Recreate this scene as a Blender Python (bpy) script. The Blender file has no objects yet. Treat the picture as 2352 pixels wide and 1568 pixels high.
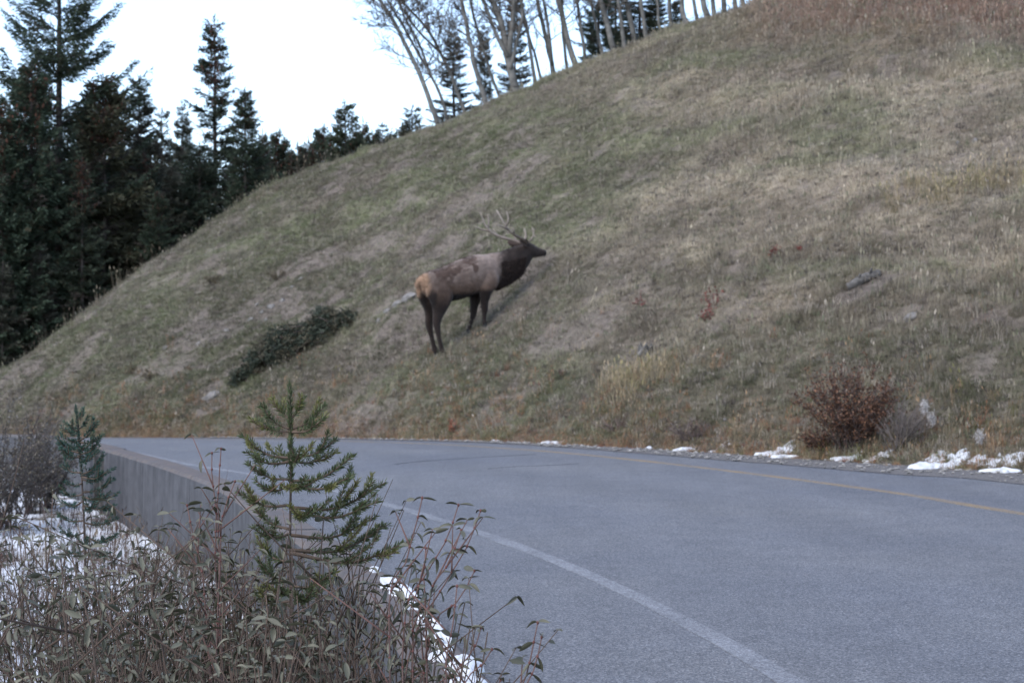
import bpy, math, random
import numpy as np
from mathutils import Vector, Matrix

random.seed(7)
RNG = np.random.default_rng(7)
SC = bpy.context.scene
COL = SC.collection

# ------------------------------------------------------------------ camera, sky, sun, exposure
CAM_H = 1.5          # eye height above the road
F = 4000.0           # focal length in units of a 2352-wide picture
VH = 800.0           # height of the horizon in that picture
cam_d = bpy.data.cameras.new('camera')
cam = bpy.data.objects.new('camera', cam_d)
COL.objects.link(cam)
cam.location = (0, 0, CAM_H)
cam.rotation_euler = (math.radians(90) + math.atan((VH - 784) / F), 0, 0)
cam_d.sensor_width = 36
cam_d.lens = 36 * F / 2352
cam_d.clip_start = 0.1
cam_d.clip_end = 4000
cam_d.dof.use_dof = True
cam_d.dof.focus_distance = 6.0
cam_d.dof.aperture_fstop = 8.0
SC.camera = cam

SUN_EL, SUN_AZ = math.radians(52), math.radians(-135)     # high and veiled; azimuth from +Y towards +X
world = bpy.data.worlds.new('World')
SC.world = world
world.use_nodes = True
wn, wl = world.node_tree.nodes, world.node_tree.links
sky = wn.new('ShaderNodeTexSky')
sky.sky_type = 'NISHITA'
sky.sun_disc = False
sky.sun_elevation = SUN_EL
sky.sun_rotation = SUN_AZ
sky.altitude = 1400
sky.air_density = 1.0
sky.dust_density = 3.0
sky.ozone_density = 1.0
hs = wn.new('ShaderNodeHueSaturation')
hs.inputs['Saturation'].default_value = 0.92
wl.new(sky.outputs[0], hs.inputs['Color'])
wl.new(hs.outputs[0], wn['Background'].inputs['Color'])
wn['Background'].inputs['Strength'].default_value = 0.15

sun_d = bpy.data.lights.new('sun', 'SUN')
sun = bpy.data.objects.new('sun', sun_d)
COL.objects.link(sun)
sun_d.energy = 0.9
sun_d.angle = math.radians(60)
sun_d.color = (1.0, 0.975, 0.95)
sv = Vector((math.sin(SUN_AZ) * math.cos(SUN_EL), math.cos(SUN_AZ) * math.cos(SUN_EL), math.sin(SUN_EL)))
sun.rotation_euler = sv.to_track_quat('Z', 'Y').to_euler()

SC.view_settings.view_transform = 'Standard'
SC.view_settings.look = 'None'
SC.view_settings.exposure = 1.5
SC.view_settings.gamma = 1.0
SC.view_settings.use_curve_mapping = False
SC.render.engine = 'CYCLES'
SC.cycles.use_denoising = True
SC.cycles.max_bounces = 6
SC.cycles.transparent_max_bounces = 4

# ------------------------------------------------------------------ maths helpers
def _hash(ix, iy, seed):
    h = (ix.astype(np.int64) * 374761393 + iy.astype(np.int64) * 668265263 + seed * 1274126177) & 0xFFFFFFFF
    h = ((h ^ (h >> 13)) * 1274126177) & 0xFFFFFFFF
    h = h ^ (h >> 16)
    return (h & 0xFFFFFF) / float(0xFFFFFF)

def vnoise(x, y, seed=0):
    x = np.asarray(x, float); y = np.asarray(y, float)
    ix = np.floor(x); iy = np.floor(y)
    fx = x - ix; fy = y - iy
    fx = fx * fx * (3 - 2 * fx); fy = fy * fy * (3 - 2 * fy)
    a = _hash(ix, iy, seed); b = _hash(ix + 1, iy, seed)
    c = _hash(ix, iy + 1, seed); d = _hash(ix + 1, iy + 1, seed)
    return (a * (1 - fx) + b * fx) * (1 - fy) + (c * (1 - fx) + d * fx) * fy

def fbm(x, y, seed=0, octs=4):
    s = 0; a = 0.5; t = 0
    x = np.asarray(x, float); y = np.asarray(y, float)
    for o in range(octs):
        s = s + a * vnoise(x, y, seed + o * 17); t += a
        x = x * 2.03 + 11.3; y = y * 2.03 + 5.7; a *= 0.5
    return s / t

def sstep(a, b, x):
    t = np.clip((np.asarray(x, float) - a) / (b - a), 0, 1)
    return t * t * (3 - 2 * t)

def smin(a, b, k):
    h = np.clip(0.5 + 0.5 * (b - a) / k, 0, 1)
    return b * (1 - h) + a * h - k * h * (1 - h)

def road_z(y):
    return -0.047 * 3 * np.log1p(np.exp((np.asarray(y, float) - 28) / 3))

def spline(pts, n):
    """Catmull-Rom through the points, n samples evenly by length."""
    p = np.array(pts, float)
    p = np.vstack([2 * p[0] - p[1], p, 2 * p[-1] - p[-2]])
    out = []
    for i in range(1, len(p) - 2):
        t = np.linspace(0, 1, 24, endpoint=False)[:, None]
        a, b, c, d = p[i - 1], p[i], p[i + 1], p[i + 2]
        out.append(0.5 * (2 * b + (c - a) * t + (2 * a - 5 * b + 4 * c - d) * t ** 2 + (3 * b - a - 3 * c + d) * t ** 3))
    out.append(p[-2][None])
    o = np.vstack(out)
    s = np.r_[0, np.cumsum(np.linalg.norm(np.diff(o, axis=0), axis=1))]
    u = np.linspace(0, s[-1], n)
    return np.stack([np.interp(u, s, o[:, k]) for k in range(o.shape[1])], 1)

def pt(u, v, y):
    """world point at depth y for a spot measured in the photograph"""
    return np.array([(u - 1176) / F * y, y, CAM_H - (v - VH) / F * y])

# ------------------------------------------------------------------ mesh helpers
class MB:
    def __init__(self):
        self.v = []; self.q = []; self.t = []; self.c = []; self.n = 0
    def add(self, v, quads=None, tris=None, col=None):
        v = np.asarray(v, float).reshape(-1, 3)
        if quads is not None and len(quads): self.q.append(np.asarray(quads, np.int64) + self.n)
        if tris is not None and len(tris): self.t.append(np.asarray(tris, np.int64) + self.n)
        if col is None: col = (1, 1, 1)
        col = np.asarray(col, float)
        if col.ndim == 1: col = np.tile(col[None, :3], (len(v), 1))
        self.v.append(v); self.c.append(col[:, :3]); self.n += len(v)
    def mesh(self, name, smooth=True, color=False):
        v = np.vstack(self.v)
        q = np.vstack(self.q) if self.q else np.zeros((0, 4), np.int64)
        t = np.vstack(self.t) if self.t else np.zeros((0, 3), np.int64)
        me = bpy.data.meshes.new(name)
        me.vertices.add(len(v)); me.vertices.foreach_set('co', v.astype(np.float32).ravel())
        lv = np.r_[q.ravel(), t.ravel()].astype(np.int32)
        me.loops.add(len(lv)); me.loops.foreach_set('vertex_index', lv)
        ls = np.r_[np.arange(len(q)) * 4, len(q) * 4 + np.arange(len(t)) * 3].astype(np.int32)
        me.polygons.add(len(ls)); me.polygons.foreach_set('loop_start', ls)
        me.polygons.foreach_set('use_smooth', np.full(len(ls), smooth))
        if color:
            at = me.attributes.new('tint', 'FLOAT_COLOR', 'POINT')
            c = np.vstack(self.c); c = np.c_[c, np.ones(len(c))]
            at.data.foreach_set('color', c.astype(np.float32).ravel())
        me.update(calc_edges=True)
        return me

def link(name, me, mat=None, parent=None, loc=None, **props):
    o = bpy.data.objects.new(name, me)
    COL.objects.link(o)
    if mat is not None and not me.materials: me.materials.append(mat)
    if parent is not None: o.parent = parent
    if loc is not None: o.location = loc
    for k, v in props.items(): o[k] = v
    return o

def empty(name, loc=(0, 0, 0), rz=0.0, **props):
    o = bpy.data.objects.new(name, None)
    o.empty_display_size = 0.2
    COL.objects.link(o)
    o.location = loc; o.rotation_euler = (0, 0, rz)
    for k, v in props.items(): o[k] = v
    return o

def copy_tree(root, loc, rz=0.0, scale=(1, 1, 1), tilt=(0, 0), **props):
    r = root.copy(); COL.objects.link(r)
    r.location = loc; r.rotation_euler = (tilt[0], tilt[1], rz); r.scale = scale
    for k, v in props.items(): r[k] = v
    for ch in list(root.children):
        c = ch.copy(); COL.objects.link(c); c.parent = r
        for g in ch.children:
            d = g.copy(); COL.objects.link(d); d.parent = c
    return r

def tube(mb, path, rad, sides=6, col=None, cap=True):
    p = np.asarray(path, float); n = len(p)
    r = np.broadcast_to(np.asarray(rad, float), (n,))
    tg = np.gradient(p, axis=0); tg /= np.linalg.norm(tg, axis=1)[:, None] + 1e-9
    up = np.array([0, 0, 1.0]) if abs(tg[:, 2]).mean() < 0.8 else np.array([1.0, 0, 0])
    a = np.cross(tg, up); a /= np.linalg.norm(a, axis=1)[:, None] + 1e-9
    b = np.cross(tg, a)
    th = np.arange(sides) * 2 * math.pi / sides
    v = p[:, None] + r[:, None, None] * (np.cos(th)[None, :, None] * a[:, None] + np.sin(th)[None, :, None] * b[:, None])
    i = np.arange(n - 1)[:, None] * sides; j = np.arange(sides)[None]; k = (j + 1) % sides
    q = np.stack([i + j, i + k, i + sides + k, i + sides + j], -1).reshape(-1, 4)
    v = v.reshape(-1, 3); tr = None
    if cap:
        v = np.vstack([v, p[0], p[-1] + tg[-1] * r[-1] * 0.4])
        m = n * sides; jj = np.arange(sides); kk = (jj + 1) % sides
        tr = np.vstack([np.stack([np.full(sides, m), kk, jj], 1), np.stack([np.full(sides, m + 1), m - sides + jj, m - sides + kk], 1)])
    mb.add(v, q, tr, col)

def blades(mb, base, d, length, width, nrm=None, col=None, rng=RNG, bend=0.0):
    """one thin rhombus-like blade (two triangles) per entry"""
    base = np.asarray(base, float); d = np.asarray(d, float); n = len(base)
    d = d / (np.linalg.norm(d, axis=1)[:, None] + 1e-9)
    if nrm is None: nrm = rng.normal(size=(n, 3))
    s = np.cross(d, nrm); s /= np.linalg.norm(s, axis=1)[:, None] + 1e-9
    L = np.broadcast_to(np.asarray(length, float), (n,))[:, None]
    W = np.broadcast_to(np.asarray(width, float), (n,))[:, None]
    mid = base + d * L * 0.45 + np.array([0, 0, 1.0]) * bend * L * 0.3
    v = np.stack([base, mid - s * W / 2, mid + s * W / 2, base + d * L], 1).reshape(-1, 3)
    i = np.arange(n)[:, None] * 4
    t = np.vstack([i + np.array([[0, 1, 2]]), i + np.array([[1, 3, 2]])])
    if col is not None:
        col = np.asarray(col, float)
        if col.ndim == 2: col = np.repeat(col, 4, axis=0)
    mb.add(v, None, t, col)

def needles(mb, path, density, nlen, width, rng, ang=50, col=None, taper=True):
    """conifer needles all round a shoot"""
    p = np.asarray(path, float)
    seg = np.linalg.norm(np.diff(p, axis=0), axis=1); s = np.r_[0, np.cumsum(seg)]
    n = max(6, int(s[-1] * density))
    u = rng.uniform(0, s[-1], n)
    base = np.stack([np.interp(u, s, p[:, k]) for k in range(3)], 1)
    tg = np.gradient(p, axis=0)
    t = np.stack([np.interp(u, s, tg[:, k]) for k in range(3)], 1); t /= np.linalg.norm(t, axis=1)[:, None]
    r = rng.normal(size=(n, 3)); r -= (r * t).sum(1)[:, None] * t; r /= np.linalg.norm(r, axis=1)[:, None]
    r[:, 2] += 0.25
    a = np.radians(ang + rng.normal(0, 10, n) - 25 * (u / s[-1]) ** 4)[:, None]
    d = t * np.cos(a) + r * np.sin(a)
    L = nlen * rng.uniform(0.75, 1.1, n)
    c = None
    if col is not None:
        c = np.asarray(col)[None] * rng.uniform(0.7, 1.25, (n, 1))
    blades(mb, base, d, L, width, col=c, rng=rng)

def leaf_mesh(name, L=0.045, W=0.012, curl=0.25, fold=0.35, hook=0.2):
    """a narrow leaf folded along its midrib, growing along +X"""
    mb = MB(); n = 6; v = []
    for i in range(n + 1):
        t = i / n
        w = W * 0.5 * math.sin(math.pi * min(1, t * 0.93 + 0.05)) ** 0.75 if 0 < i < n else 0.0007
        x = L * t * (1 - 0.12 * t); z = -curl * L * t * t + hook * L * max(0, t - 0.7) ** 2
        v += [(x, -w, z + fold * w), (x, 0, z), (x, w, z + fold * w)]
    q = []
    for i in range(n):
        a = i * 3
        q += [(a, a + 1, a + 4, a + 3), (a + 1, a + 2, a + 5, a + 4)]
    mb.add(v, q)
    return mb.mesh(name)

# ------------------------------------------------------------------ materials
def mat_new(name):
    m = bpy.data.materials.new(name); m.use_nodes = True
    nt = m.node_tree
    return m, nt.nodes, nt.links, nt.nodes['Principled BSDF']

def set_spec(b, v):
    b.inputs['Specular IOR Level'].default_value = v

def nz(n, l, vec, scale, detail=4, rough=0.55):
    t = n.new('ShaderNodeTexNoise')
    t.inputs['Scale'].default_value = scale; t.inputs['Detail'].default_value = detail
    t.inputs['Roughness'].default_value = rough
    l.new(vec, t.inputs['Vector'])
    return t

def ramp(n, l, fac, stops):
    r = n.new('ShaderNodeValToRGB')
    el = r.color_ramp.elements
    while len(el) < len(stops): el.new(0.5)
    for e, (p, c) in zip(el, stops):
        e.position = p; e.color = (*c, 1)
    l.new(fac, r.inputs['Fac'])
    return r

def mixc(n, l, fac, a, b, mode='MIX'):
    m = n.new('ShaderNodeMix'); m.data_type = 'RGBA'; m.blend_type = mode
    for s, val in ((m.inputs['Factor'], fac), (m.inputs[6], a), (m.inputs[7], b)):
        if isinstance(val, (int, float)): s.default_value = val
        elif isinstance(val, tuple): s.default_value = (*val, 1)
        else: l.new(val, s)
    return m.outputs[2]

def bump(n, l, b, height, strength=0.5, dist=0.02):
    k = n.new('ShaderNodeBump'); k.inputs['Strength'].default_value = strength
    k.inputs['Distance'].default_value = dist
    l.new(height, k.inputs['Height']); l.new(k.outputs[0], b.inputs['Normal'])
    return k

def objvec(n):
    return n.new('ShaderNodeTexCoord').outputs['Object']

def mat_noise(name, c1, c2, scale, rough=0.8, bumps=0.3, dist=0.01, spec=0.2, detail=5):
    m, n, l, b = mat_new(name)
    t = nz(n, l, objvec(n), scale, detail)
    r = ramp(n, l, t.outputs['Fac'], [(0.3, c1), (0.7, c2)])
    l.new(r.outputs[0], b.inputs['Base Color'])
    b.inputs['Roughness'].default_value = rough; set_spec(b, spec)
    if bumps: bump(n, l, b, t.outputs['Fac'], bumps, dist)
    return m

def mat_tint(name, base=(1, 1, 1), rough=0.75, trans=0.0, spec=0.15, kind='GEOMETRY', var=0.0, attr='tint', nscale=3.0):
    """colour from the 'tint' attribute, with object-random and noise variation"""
    m, n, l, b = mat_new(name)
    a = n.new('ShaderNodeAttribute'); a.attribute_name = attr; a.attribute_type = kind
    c = mixc(n, l, 1.0, a.outputs['Color'], base, 'MULTIPLY')
    if var:
        t = nz(n, l, objvec(n), nscale, 3)
        r = ramp(n, l, t.outputs['Fac'], [(0.25, (1 - var,) * 3), (0.75, (1 + var,) * 3)])
        c = mixc(n, l, 1.0, c, r.outputs[0], 'MULTIPLY')
    l.new(c, b.inputs['Base Color'])
    b.inputs['Roughness'].default_value = rough; set_spec(b, spec)
    if trans:
        tr = n.new('ShaderNodeBsdfTranslucent'); l.new(c, tr.inputs['Color'])
        ms = n.new('ShaderNodeMixShader'); ms.inputs[0].default_value = trans
        l.new(b.outputs[0], ms.inputs[1]); l.new(tr.outputs[0], ms.inputs[2])
        l.new(ms.outputs[0], n['Material Output'].inputs['Surface'])
    return m

M = {}
# asphalt: pale worn aggregate
def make_asphalt():
    m, n, l, b = mat_new('asphalt')
    v = objvec(n)
    big = nz(n, l, v, 0.35, 4)
    mid = nz(n, l, v, 3.0, 5)
    fine = nz(n, l, v, 60, 3, 0.7)
    vor = n.new('ShaderNodeTexVoronoi'); vor.inputs['Scale'].default_value = 105; l.new(v, vor.inputs['Vector'])
    base = ramp(n, l, vor.outputs['Color'], [(0.0, (0.055, 0.057, 0.064)), (0.55, (0.118, 0.12, 0.128)), (1.0, (0.25, 0.25, 0.26))])
    k = ramp(n, l, fine.outputs['Fac'], [(0.3, (0.72,) * 3), (0.7, (1.25,) * 3)])
    c = mixc(n, l, 1.0, base.outputs[0], k.outputs[0], 'MULTIPLY')
    k2 = ramp(n, l, mid.outputs['Fac'], [(0.3, (0.9,) * 3), (0.7, (1.08,) * 3)])
    c = mixc(n, l, 1.0, c, k2.outputs[0], 'MULTIPLY')
    k3 = ramp(n, l, big.outputs['Fac'], [(0.3, (0.88, 0.89, 0.92)), (0.7, (1.1, 1.08, 1.04))])
    c = mixc(n, l, 1.0, c, k3.outputs[0], 'MULTIPLY')
    wear = n.new('ShaderNodeAttribute'); wear.attribute_name = 'tint'
    c = mixc(n, l, 1.0, c, wear.outputs['Color'], 'MULTIPLY')
    mp = n.new('ShaderNodeMapping'); mp.inputs['Rotation'].default_value = (0, 0, 0.35); mp.inputs['Scale'].default_value = (1, 0.08, 1); l.new(v, mp.inputs['Vector'])
    lng = nz(n, l, mp.outputs[0], 2.2, 5)
    k4 = ramp(n, l, lng.outputs['Fac'], [(0.3, (0.93,) * 3), (0.7, (1.06,) * 3)])
    c = mixc(n, l, 1.0, c, k4.outputs[0], 'MULTIPLY')
    l.new(c, b.inputs['Base Color'])
    b.inputs['Roughness'].default_value = 0.72; set_spec(b, 0.35)
    bump(n, l, b, vor.outputs['Distance'], 0.7, 0.006)
    return m
M['asphalt'] = make_asphalt()

def make_paint(name, paint, wear, lo=0.42, hi=0.58, aggregate=(0.17, 0.172, 0.182)):
    m, n, l, b = mat_new(name)
    v = objvec(n)
    t = nz(n, l, v, 16, 6, 0.75)
    t2 = nz(n, l, v, 1.3, 4)
    ad = n.new('ShaderNodeMath'); ad.operation = 'MULTIPLY_ADD'
    l.new(t2.outputs['Fac'], ad.inputs[0]); ad.inputs[1].default_value = 0.5; l.new(t.outputs['Fac'], ad.inputs[2])
    r = ramp(n, l, ad.outputs[0], [(lo + 0.25, (0,) * 3), (hi + 0.25, (wear,) * 3)])
    f = nz(n, l, v, 60, 3, 0.7)
    vor = n.new('ShaderNodeTexVoronoi'); vor.inputs['Scale'].default_value = 105; l.new(v, vor.inputs['Vector'])
    asp = ramp(n, l, vor.outputs['Color'], [(0.0, (0.055, 0.057, 0.064)), (0.55, (0.118, 0.12, 0.128)), (1.0, (0.25, 0.25, 0.26))])
    gr = ramp(n, l, vor.outputs['Color'], [(0.0, (0.55,) * 3), (0.6, (1.0,) * 3), (1.0, (1.15,) * 3)])
    paint = mixc(n, l, 1.0, paint, gr.outputs[0], 'MULTIPLY')
    c = mixc(n, l, r.outputs[0], asp.outputs[0], paint)
    l.new(c, b.inputs['Base Color']); b.inputs['Roughness'].default_value = 0.75; set_spec(b, 0.3)
    bump(n, l, b, vor.outputs['Distance'], 0.7, 0.006)
    return m
M['white_paint'] = make_paint('white_paint', (0.27, 0.275, 0.29), 0.75, 0.32, 0.68)
M['yellow_paint'] = make_paint('yellow_paint', (0.27, 0.185, 0.09), 0.9, 0.28, 0.6)
M['crack'] = mat_noise('crack_filler', (0.045, 0.045, 0.05), (0.08, 0.08, 0.086), 30, 0.9, 0, spec=0.1)
M['gravel'] = mat_noise('gravel', (0.07, 0.067, 0.065), (0.2, 0.187, 0.18), 45, 0.95, 0.9, 0.02, 0.1)
M['pebble'] = mat_noise('pebble', (0.12, 0.115, 0.11), (0.3, 0.28, 0.26), 9, 0.9, 0.3, 0.005, 0.15)

def make_concrete():
    m, n, l, b = mat_new('weathered_concrete')
    v = objvec(n)
    mp = n.new('ShaderNodeMapping'); mp.inputs['Scale'].default_value = (1, 1, 0.10); l.new(v, mp.inputs['Vector'])
    streak = nz(n, l, mp.outputs[0], 5, 8, 0.72)
    mott = nz(n, l, v, 5, 6, 0.6)
    fine = nz(n, l, v, 90, 3)
    c1 = ramp(n, l, mott.outputs['Fac'], [(0.25, (0.05, 0.05, 0.054)), (0.75, (0.098, 0.098, 0.104))])
    s = ramp(n, l, streak.outputs['Fac'], [(0.34, (0.78, 0.77, 0.76)), (0.62, (1.05, 1.05, 1.05))])
    c = mixc(n, l, 1.0, c1.outputs[0], s.outputs[0], 'MULTIPLY')
    # brown lichen and dirt on faces that look upward
    g = n.new('ShaderNodeNewGeometry'); sp = n.new('ShaderNodeSeparateXYZ'); l.new(g.outputs['Normal'], sp.inputs[0])
    ml = nz(n, l, v, 7, 6, 0.7)
    mr = ramp(n, l, ml.outputs['Fac'], [(0.42, (0, 0, 0)), (0.6, (1, 1, 1))])
    mm = n.new('ShaderNodeMath'); mm.operation = 'MULTIPLY'; l.new(sp.outputs['Z'], mm.inputs[0]); l.new(mr.outputs[0], mm.inputs[1]); mm.use_clamp = True
    mm2 = n.new('ShaderNodeMath'); mm2.operation = 'MULTIPLY'; l.new(mm.outputs[0], mm2.inputs[0]); mm2.inputs[1].default_value = 0.75
    c = mixc(n, l, mm2.outputs[0], c, (0.16, 0.115, 0.09))
    up_ = n.new('ShaderNodeMath'); up_.operation = 'MULTIPLY'; l.new(sp.outputs['Z'], up_.inputs[0]); up_.inputs[1].default_value = 0.6; up_.use_clamp = True
    c = mixc(n, l, up_.outputs[0], c, (0.125, 0.11, 0.104))
    l.new(c, b.inputs['Base Color']); b.inputs['Roughness'].default_value = 0.9; set_spec(b, 0.15)
    bump(n, l, b, mott.outputs['Fac'], 0.35, 0.02)
    return m
M['concrete'] = make_concrete()

def make_snow():
    m, n, l, b = mat_new('snow')
    v = objvec(n); t = nz(n, l, v, 14, 6); t2 = nz(n, l, v, 2.2, 4)
    r = ramp(n, l, t.outputs['Fac'], [(0.28, (0.34, 0.335, 0.33)), (0.45, (0.52, 0.53, 0.55)), (0.7, (0.65, 0.66, 0.68))])
    l.new(r.outputs[0], b.inputs['Base Color']); b.inputs['Roughness'].default_value = 0.7; set_spec(b, 0.2)
    ad = n.new('ShaderNodeMath'); l.new(t.outputs['Fac'], ad.inputs[0]); l.new(t2.outputs['Fac'], ad.inputs[1])
    bump(n, l, b, ad.outputs[0], 0.5, 0.04)
    return m
M['snow'] = make_snow()

def make_snow_ground():
    """snow with litter and bare soil poking through"""
    m, n, l, b = mat_new('snow_and_litter')
    v = objvec(n); t = nz(n, l, v, 1.6, 8, 0.68); f = nz(n, l, v, 22, 4)
    soil = ramp(n, l, f.outputs['Fac'], [(0.3, (0.06, 0.05, 0.04)), (0.7, (0.2, 0.165, 0.12))])
    sn = ramp(n, l, f.outputs['Fac'], [(0.3, (0.50, 0.515, 0.545)), (0.7, (0.66, 0.675, 0.70))])
    k = ramp(n, l, t.outputs['Fac'], [(0.39, (0, 0, 0)), (0.46, (1, 1, 1))])
    c = mixc(n, l, k.outputs[0], soil.outputs[0], sn.outputs[0])
    l.new(c, b.inputs['Base Color']); b.inputs['Roughness'].default_value = 0.8; set_spec(b, 0.15)
    bump(n, l, b, t.outputs['Fac'], 0.6, 0.08)
    return m
M['snow_ground'] = make_snow_ground()

def make_hill():
    m, n, l, b = mat_new('hillside_turf')
    v = objvec(n)
    a = n.new('ShaderNodeAttribute'); a.attribute_name = 'tint'
    t = nz(n, l, v, 9, 6, 0.7); t2 = nz(n, l, v, 45, 4, 0.7)
    r = ramp(n, l, t.outputs['Fac'], [(0.28, (0.55, 0.55, 0.55)), (0.72, (1.35, 1.33, 1.3))])
    c = mixc(n, l, 1.0, a.outputs['Color'], r.outputs[0], 'MULTIPLY')
    r2 = ramp(n, l, t2.outputs['Fac'], [(0.3, (0.65,) * 3), (0.7, (1.3,) * 3)])
    c = mixc(n, l, 1.0, c, r2.outputs[0], 'MULTIPLY')
    l.new(c, b.inputs['Base Color']); b.inputs['Roughness'].default_value = 0.95; set_spec(b, 0.05)
    ad = n.new('ShaderNodeMath'); l.new(t.outputs['Fac'], ad.inputs[0]); l.new(t2.outputs['Fac'], ad.inputs[1])
    bump(n, l, b, ad.outputs[0], 0.8, 0.06)
    return m
M['hill'] = make_hill()
M['soil'] = mat_noise('forest_soil', (0.03, 0.028, 0.02), (0.09, 0.075, 0.05), 1.5, 0.95, 0.5, 0.1, 0.05)
M['grass'] = mat_tint('grass_blade', rough=0.8, trans=0.25, spec=0.1, kind='INSTANCER')
M['foliage'] = mat_tint('conifer_foliage', rough=0.7, trans=0.08, spec=0.15, var=0.3, nscale=1.2)
M['needle'] = mat_tint('spruce_needle', rough=0.5, trans=0.12, spec=0.3)
M['bark_dark'] = mat_noise('conifer_bark', (0.035, 0.028, 0.024), (0.11, 0.09, 0.08), 9, 0.95, 0.6, 0.02, 0.1)
M['twig'] = mat_tint('shrub_twig', rough=0.7, spec=0.2, var=0.25, nscale=20)
M['stone'] = mat_noise('lichen_stone', (0.10, 0.093, 0.086), (0.24, 0.222, 0.205), 6, 0.9, 0.6, 0.03, 0.15)
M['dead_wood'] = mat_noise('grey_dead_wood', (0.045, 0.041, 0.038), (0.14, 0.13, 0.12), 14, 0.9, 0.7, 0.02, 0.1)

def make_leaf():
    m, n, l, b = mat_new('shrub_leaf')
    g = n.new('ShaderNodeNewGeometry'); oi = n.new('ShaderNodeObjectInfo')
    t = nz(n, l, objvec(n), 7, 3)
    top = ramp(n, l, t.outputs['Fac'], [(0.3, (0.03, 0.03, 0.017)), (0.7, (0.072, 0.066, 0.036))])
    und = ramp(n, l, t.outputs['Fac'], [(0.3, (0.056, 0.054, 0.036)), (0.7, (0.132, 0.126, 0.086))])
    c = mixc(n, l, g.outputs['Backfacing'], top.outputs[0], und.outputs[0])
    l.new(c, b.inputs['Base Color']); b.inputs['Roughness'].default_value = 0.5; set_spec(b, 0.35)
    tr = n.new('ShaderNodeBsdfTranslucent'); l.new(c, tr.inputs['Color'])
    ms = n.new('ShaderNodeMixShader'); ms.inputs[0].default_value = 0.12
    l.new(b.outputs[0], ms.inputs[1]); l.new(tr.outputs[0], ms.inputs[2])
    l.new(ms.outputs[0], n['Material Output'].inputs['Surface'])
    return m
M['leaf'] = make_leaf()

def make_aspen():
    m, n, l, b = mat_new('aspen_bark')
    v = objvec(n)
    mp = n.new('ShaderNodeMapping'); mp.inputs['Scale'].default_value = (1, 1, 3.2); l.new(v, mp.inputs['Vector'])
    t = nz(n, l, mp.outputs[0], 2.6, 5, 0.65); t2 = nz(n, l, v, 3.5, 4)
    base = ramp(n, l, t2.outputs['Fac'], [(0.3, (0.09, 0.085, 0.076)), (0.7, (0.19, 0.18, 0.16))])
    k = ramp(n, l, t.outputs['Fac'], [(0.33, (0.07, 0.06, 0.055)), (0.41, (1, 1, 1))])
    c = mixc(n, l, 1.0, base.outputs[0], k.outputs[0], 'MULTIPLY')
    l.new(c, b.inputs['Base Color']); b.inputs['Roughness'].default_value = 0.85; set_spec(b, 0.15)
    return m
M['aspen'] = make_aspen()
M['aspen_twig'] = mat_noise('aspen_twig', (0.075, 0.062, 0.052), (0.14, 0.12, 0.10), 3, 0.9, 0, spec=0.1)

def make_fur():
    m, n, l, b = mat_new('elk_fur')
    v = objvec(n)
    a = n.new('ShaderNodeAttribute'); a.attribute_name = 'tint'
    mp = n.new('ShaderNodeMapping'); mp.inputs['Scale'].default_value = (1, 2, 2); l.new(v, mp.inputs['Vector'])
    t = nz(n, l, mp.outputs[0], 55, 4, 0.7); t2 = nz(n, l, v, 8, 4)
    r = ramp(n, l, t.outputs['Fac'], [(0.3, (0.75,) * 3), (0.7, (1.22,) * 3)])
    c = mixc(n, l, 1.0, a.outputs['Color'], r.outputs[0], 'MULTIPLY')
    r2 = ramp(n, l, t2.outputs['Fac'], [(0.3, (0.86,) * 3), (0.7, (1.12,) * 3)])
    c = mixc(n, l, 1.0, c, r2.outputs[0], 'MULTIPLY')
    l.new(c, b.inputs['Base Color']); b.inputs['Roughness'].default_value = 0.9; set_spec(b, 0.08)
    b.inputs['Sheen Weight'].default_value = 0.15
    bump(n, l, b, t.outputs['Fac'], 0.6, 0.012)
    return m
M['fur'] = make_fur()
M['hair'] = mat_tint('elk_mane_hair', rough=0.85, spec=0.1)
M['antler'] = mat_tint('antler_bone', rough=0.55, spec=0.3, var=0.2, nscale=12)
M['hoof'] = mat_noise('hoof_horn', (0.012, 0.011, 0.01), (0.03, 0.027, 0.025), 20, 0.5, 0, spec=0.3)
M['eye'] = mat_noise('eye', (0.008, 0.006, 0.005), (0.012, 0.01, 0.008), 5, 0.12, 0, spec=0.5)

# ------------------------------------------------------------------ plan of the road (metres, road level at the camera = 0)
WALL_OUT = [(2.6, -8), (1.05, 0), (0.33, 4), (-0.28, 6.81), (-0.58, 8.41), (-0.80, 9.68), (-1.46, 12.27), (-2.21, 14.85), (-2.8, 16.92), (-3.47, 18.86),
            (-4.62, 21.82), (-5.63, 24.31), (-7.27, 28.2), (-9.4, 33.0), (-12.6, 38.5), (-17.5, 45), (-24, 52)]
ASPHALT_OUT = [(13.6, -8), (11.2, 2), (8.8, 10.4), (5.72, 19.45), (4.82, 20.86), (4.01, 22.17), (2.61, 24.63), (0.88, 28.26), (-0.6, 31.59), (-2.45, 35.0),
               (-4.5, 38.2), (-6.97, 41.0), (-8.9, 42.7), (-10.7, 44.3), (-14.4, 48.2), (-20, 55), (-27, 62)]
WHITE = [(2.9, -4), (1.95, 3), (1.26, 7.81), (0.99, 9.37), (0.62, 11.11), (0.08, 13.11), (-0.68, 15.4), (-1.41, 17.28), (-2.32, 19.45), (-3.26, 21.17), (-4.24, 22.9), (-5.8, 26.4), (-7.9, 31), (-10.8, 36.5), (-16, 43.5)]
YELLOW = [(10.1, -2), (7.2, 7.2), (4.65, 15.81), (4.11, 17.8), (3.52, 19.45), (2.37, 22.35), (0.8, 25.96), (-0.18, 27.9), (-1.32, 30.2), (-2.61, 32.3), (-4.6, 35.2), (-8, 39), (-12, 43.4), (-17, 49.5)]

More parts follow.
